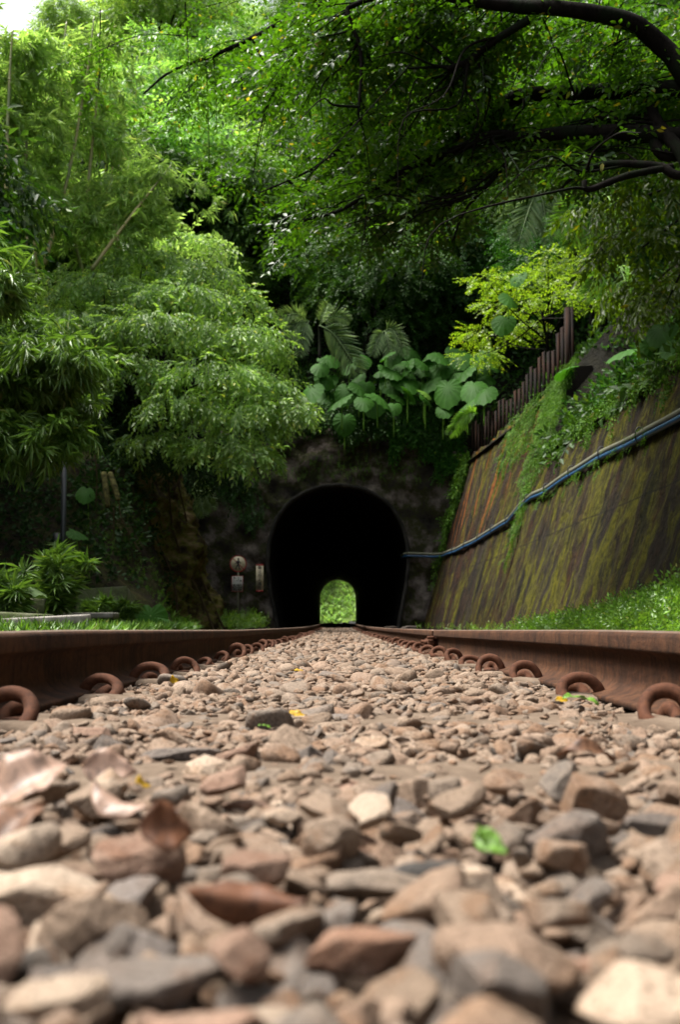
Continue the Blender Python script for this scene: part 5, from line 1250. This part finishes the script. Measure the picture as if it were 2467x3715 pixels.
mb = MB(); c = W(220, 1985, 12.5); r0 = W(200, 2200, 12.5); sp = empty('sprig', r0); tag(sp, 'single pale sprig of narrow leaves standing above the strap-leaved plants', 'plant')
tube(mb, catmull([(0, 0, -.1), (c - r0) * .5 + (.03, 0, 0), c - r0], 5), [.006, .003], 5); mb.build('stem', M['fern'], sp, True)
fo = Fol(); m = 5; fo.sprays('bamboo', np.tile(c - r0, (m, 1)), rng.normal(0, 1, (m, 3)) + (0, -.3, -.2), .17, 1); fo.build('foliage', M['palm'], sp)

# ------------------------------------------------------------ slabs, blocks, small structures at left
def slab(name, label, c, s, rz, mat, jit=.01, cat='slab', group=None, sub=None, tilt=(0, 0)):
    mb = MB(); box(mb, (0, 0, 0), s, 0, jit); o = mb.build(name, M[mat]); o.location = tuple(c); o.rotation_euler = (tilt[0], tilt[1], rz); bevel(o, .012); tag(o, label, cat, group); return o
P = W(170, 2250, 9.2); slab('concrete_slab', 'pale broken concrete slab lying on gravel just behind the left rail', (P[0], 9.2, .165), (.62, .5, .07), .1, 'concrete', .008, group='concrete slabs at left', tilt=(.03, -.04))
P = W(20, 2235, 9.8); slab('concrete_slab', 'darker concrete slab at the left edge behind the pale one', (P[0], 9.8, .19), (.7, .5, .09), -.1, 'mossconcrete', .008, group='concrete slabs at left', tilt=(0, .06))
P = W(330, 2218, 11.5); slab('concrete_slab', 'thin slab edge showing in the grass behind the pale slab', (P[0] - .2, 11.5, .22), (.9, .4, .05), .05, 'concrete', .006, group='concrete slabs at left')
P = W(50, 2200, 11); slab('concrete_block', 'mossy rectangular concrete block at the left edge in the grass', (P[0], 11, .27), (.7, .4, .22), 0, 'mossconcrete', .01, 'block')
P = W(255, 2150, 14.5); slab('cover_slab', 'flat grey cover slab overhanging a dark drain beside the mossy block', (P[0] + .1, 14.5, .52), (.62, .7, .05), .1, 'concrete', .008, tilt=(0, -.05))
P = W(335, 2180, 14); slab('mossy_block', 'mossy uneven stone block at the edge of the dark hollow', (P[0] + .08, 14.4, .30), (.62, .8, .46), .12, 'mossconcrete', .035, 'block')
for k, (px, y) in enumerate([(1405, 34.6), (1480, 34.9), (1462, 34.4)]):
    c = W(px, 2262, y); me = np_mesh('loose_rock', HI[k + 3] * (.16, .14, .12), hiF, M['stonegrey'], True)
    tag(link('loose_rock', me, None, (c[0] + .1, y, .02)), ['loose grey rock at the right foot of the tunnel mouth', 'loose grey rock nearest the retaining wall corner', 'smaller loose rock between the other two by the tunnel'][k], 'rock', 'rocks by the tunnel mouth')
# dim post and mottled stems in the hollow
pr = W(222, 2060, 19.5); o = empty('wooden_post', (pr[0], 19.5, 0)); tag(o, 'dim grey post standing in the dark hollow under the trees', 'post')
mb = MB(); tube(mb, [(0, 0, -.2), (.02, 0, 1.5), (0, 0, 3.0)], [.05, .045], 12); mb.build('pole', M['steelgrey'], o, True)
mb = MB(); box(mb, (-.08, -.05, 1.45), (.12, .05, .42)); mb.build('box', M['steelgrey'], o)
for (a, b_, nm_) in [((375, 1715), (390, 1840), 'left mottled yellow banana stem hanging in the dark hollow'), ((398, 1718), (428, 1815), 'right mottled yellow banana stem, leaning, in the dark hollow')]:
    A = W(*a, 20); B = W(*b_, 19.8); mb = MB(); tube(mb, catmull([A, (A + B) / 2 + (.01, -.02, 0), B], 6), [.05, .055, .04], 10, wob=.05)
    tag(mb.build('banana_stem', M['bamboobit'], smooth=True), nm_, 'stem', 'mottled stems in the hollow')
for k, pts in enumerate([[(428, 1815), (440, 1880), (480, 1960), (515, 2010)], [(410, 1840), (412, 1900), (410, 1960)], [(345, 1650), (350, 1740), (345, 1840)]]):
    P = catmull([W(a, b_, 19.8) for a, b_ in pts], 6); mb = MB(); tube(mb, P, [.012, .006], 5)
    tag(mb.build('liana', M['vine'], smooth=True), ['thin liana trailing from the right mottled stem', 'short liana hanging straight below the mottled stems', 'pale liana hanging left of the mottled stems'][k], 'liana', 'lianas in the hollow')
# roots on the bank
for k in range(0):
    a = np.array((-3.55 - .12 * k, 24.5 + .6 * k, 3.0)); P = []
    for t in np.linspace(0, 1, 9):
        z = 3.1 * (1 - t) + .15; y = a[1] + .3 * math.sin(t * 5 + k); x = bank_start(y) - np.clip((z - .1) / 2.9, 0, 1.15) + .05 + .06 * math.sin(t * 9 + k * 2); P.append((x, y, z))
    mb = MB(); tube(mb, catmull(P, 4), [.045, .02], 6, wob=.15)
    tag(mb.build('bank_root', M['vine'], smooth=True), 'mossy brown root clinging to the left rock bank', 'root', 'roots on the left bank')

# rock bank bulging out left of the portal
na, nh = 150, 90; A_, H_ = np.meshgrid(np.linspace(0, 2 * math.pi, na), np.linspace(0, 1, nh), indexing='ij')
rr_ = 2.35 - 1.40 * H_ ** .8; X_ = rr_ * np.cos(A_); Y_ = rr_ * 1.5 * np.sin(A_); Z_ = -.25 + 4.0 * H_
nrm = np.stack([np.cos(A_), np.sin(A_), .3 * np.ones_like(A_)], -1); P3 = np.stack([X_, Y_, Z_], -1)
P3 = P3 + nrm * (.26 * vnoise(P3, .9, 91) + .12 * np.abs(vnoise(P3 * [1, 1, .5], 2.6, 92)) + .06 * vnoise(P3, 6, 93) + .03 * vnoise(P3, 14, 94))[..., None] * np.clip(np.sin(A_ / 2) * 8, 0, 1)[..., None]
P3[..., 0] -= .12 * np.clip(H_ * 4, 0, 1)
ii = np.arange(na - 1)[:, None] * nh; jj = np.arange(nh - 1)[None]
rb_ = link('rock_bank', np_mesh('rock_bank', P3.reshape(-1, 3), np.stack([ii + jj, ii + nh + jj, ii + nh + jj + 1, ii + jj + 1], -1).reshape(-1, 4), M['bankrock'], True), None, (-4.95, 27.0, 0), (0, 0, R(180)))
tag(rb_, 'bulky mossy brown rock bank descending to the track left of the tunnel', 'rock bank')
def onrock(g, n):
    a = g.uniform(-1.9, 1.2, n); h = g.random(n); r2 = 2.42 - 1.38 * h ** .8; return np.stack([-4.95 + r2 * np.cos(a), 27 + r2 * 1.5 * np.sin(a), -.2 + 4 * h], -1)
scatter_on('rock_moss', 'tufts of moss and small weeds on the rock bank', patchy(onrock, 1.3, .05), 700, 'small', 'ivy', .13, 96, .3, .9)
for k, (a0, nm_) in enumerate([(-.9, 'thin mossy root down the front of the rock bank'), (-.5, 'root along the track side of the rock bank'), (-.2, 'hindmost root on the rock bank')]):
    P = [(-4.95 + (2.52 - 1.40 * h ** .8) * math.cos(a0 + .15 * math.sin(h * 6 + k)), 27 + (2.52 - 1.40 * h ** .8) * 1.5 * math.sin(a0), -.2 + 4 * h) for h in np.linspace(0, .95, 12)]
    mb = MB(); tube(mb, catmull(P, 3), [.03, .018], 6, wob=.15); tag(mb.build('bank_root', M['vine'], smooth=True), nm_, 'root', 'roots on the rock bank')

# ------------------------------------------------------------ signs
def text(name, body, size, loc, mat, parent, sx=1.0):
    cu = bpy.data.curves.new(name, 'FONT'); cu.body = body; cu.size = size; cu.align_x = 'CENTER'; cu.align_y = 'CENTER'; cu.extrude = .002; cu.offset = .002 * size / .1
    o = bpy.data.objects.new(name, cu); COL.objects.link(o); o.data.materials.append(M[mat]); o.parent = parent; o.location = loc; o.rotation_euler = (R(90), 0, 0); o.scale = (sx, 1, 1)
    me = bpy.data.meshes.new_from_object(o); me.materials.clear(); me.materials.append(M[mat]); bpy.data.objects.remove(o)
    o = link(name, me, parent, loc, (R(90), 0, 0), (sx, 1, 1)); return o
YS = 34.3; sg = W(863.5, 2045, YS)
s = empty('warning_sign', (sg[0], YS, 0)); tag(s, 'round no-pedestrians sign on a post with a notice plate, left of the tunnel', 'sign')
mb = MB(); tube(mb, [(0, .03, -.1), (0, .03, 2.05)], .021, 10); mb.build('pole', M['post'], s, True)
zc = sg[2]; mb = MB(); tube(mb, [(0, 0, zc), (0, .008, zc)], .245, 48); mb.build('disc', M['cream'], s)
mb = MB(); th = np.linspace(0, 2 * math.pi, 49); 
for k in range(48):
    a, b_ = th[k], th[k + 1]; ro, ri = .25, .222
    mb.add([(math.cos(a) * ri, -.004, zc + math.sin(a) * ri), (math.cos(b_) * ri, -.004, zc + math.sin(b_) * ri), (math.cos(b_) * ro, -.004, zc + math.sin(b_) * ro), (math.cos(a) * ro, -.004, zc + math.sin(a) * ro)], [(0, 1, 2, 3)])
q = np.array((-.707, .707)); pq = np.array((.707, .707)) * .011
for sg_ in (1,):
    A = q * .235; B = -q * .235; mb.add([(A[0] - pq[0], -.0042, zc + A[1] - pq[1]), (B[0] - pq[0], -.0042, zc + B[1] - pq[1]), (B[0] + pq[0], -.0042, zc + B[1] + pq[1]), (A[0] + pq[0], -.0042, zc + A[1] + pq[1])], [(0, 1, 2, 3)])
mb.build('red_border', M['red'], s)
mb = MB()                                     # the walking figure
tube(mb, [(.005, -.010, zc + .135), (.005, -.006, zc + .135)], .028, 16)
def bar(p, q_, w0, w1):
    p = np.array(p); q_ = np.array(q_); d = (q_ - p) / np.linalg.norm(q_ - p); nrm = np.array((-d[1], d[0])); c = [p - nrm * w0, p + nrm * w0, q_ + nrm * w1, q_ - nrm * w1]
    yv = -.009 - .0005 * len(mb.V); mb.add([(v[0], yv, zc + v[1]) for v in c] + [(v[0], yv + .004, zc + v[1]) for v in c], [(0, 1, 2, 3), (0, 4, 5, 1), (1, 5, 6, 2), (2, 6, 7, 3), (3, 7, 4, 0)])
bar((.0, .10), (.0, -.03), .032, .027); bar((-.01, -.02), (-.05, -.09), .018, .016); bar((-.05, -.09), (-.075, -.165), .016, .014); bar((.005, -.02), (.02, -.09), .018, .016); bar((.02, -.09), (.05, -.165), .016, .014)
bar((-.02, .09), (-.06, .02), .014, .012); bar((-.06, .02), (-.085, .0), .012, .010); bar((.02, .09), (.055, .03), .014, .012); bar((.055, .03), (.085, .01), .012, .010)
mb.build('walking_figure', M['black'], s)
z2 = W(861, 2118, YS)[2]; mb = MB(); box(mb, (-.02, .0, z2), (.34, .006, .47)); mb.build('notice_plate', M['whiteboard'], s)
mb = MB()
for cx_, cz_, sx_, sz_ in ((-.02, .229, .34, .012), (-.02, -.229, .34, .012), (-.184, 0, .012, .446), (.144, 0, .012, .446)): box(mb, (cx_, -.004, z2 + cz_), (sx_, .004, sz_))
mb.build('plate_border', M['red'], s)
for k, (bd, zz) in enumerate([('禁止行人', .17), ('進入隧道', .095), ('依鐵路法', -.045), ('第五十七條', -.115), ('規定處罰', -.18)]): text('notice_text', bd, .066, (-.02, -.0045, z2 + zz), 'black', s, .95)
c = W(941.5, 2097, 35.1); s = empty('wall_sign', (c[0], 35.1, c[2])); tag(s, 'narrow upright cream sign with black characters and red ends, beside the tunnel mouth', 'sign')
mb = MB(); box(mb, (0, 0, 0), (.225, .01, .74)); mb.build('panel', M['cream'], s)
mb = MB(); box(mb, (0, .001, .395), (.228, .012, .045)); mb.build('red_band', M['red'], s); mb = MB(); box(mb, (0, .001, -.395), (.228, .012, .045)); mb.build('red_band', M['red'], s)
for k, ch in enumerate('禁止行人通行'): text('character', ch, .115, (.0, -.008, .305 - k * .122), 'black', s)
mb = MB()
for zz in (-.3, .3): box(mb, (0, .2, zz), (.03, .39, .03))
mb.build('bracket', M['post'], s)

# tell look-alikes apart in their labels
def split_labels():
    by = {}
    for o in sc.objects:
        if o.parent is None and o.get('label') and o.get('group') and 'clip' not in o['group'] and 'sleeper' not in o['group'] and 'beyond' not in o['group']:
            by.setdefault(o['label'], []).append(o)
    for lb, L in by.items():
        if len(L) < 2: continue
        st = 'stone' in lb; key = (lambda o: o.location.y) if st else (lambda o: o.location.x / max(o.location.y, 1))
        L.sort(key=key)
        words_ = {2: ('nearer', 'farther'), 3: ('nearest', 'middle', 'farthest')} if st else {2: ('left', 'right'), 3: ('leftmost', 'middle', 'rightmost'), 4: ('leftmost', 'second', 'third', 'rightmost')}
        if len(L) in words_ and len(lb.split()) <= 13:
            for o, w_ in zip(L, words_[len(L)]): o['label'] = '%s, the %s one' % (lb, w_)
split_labels()
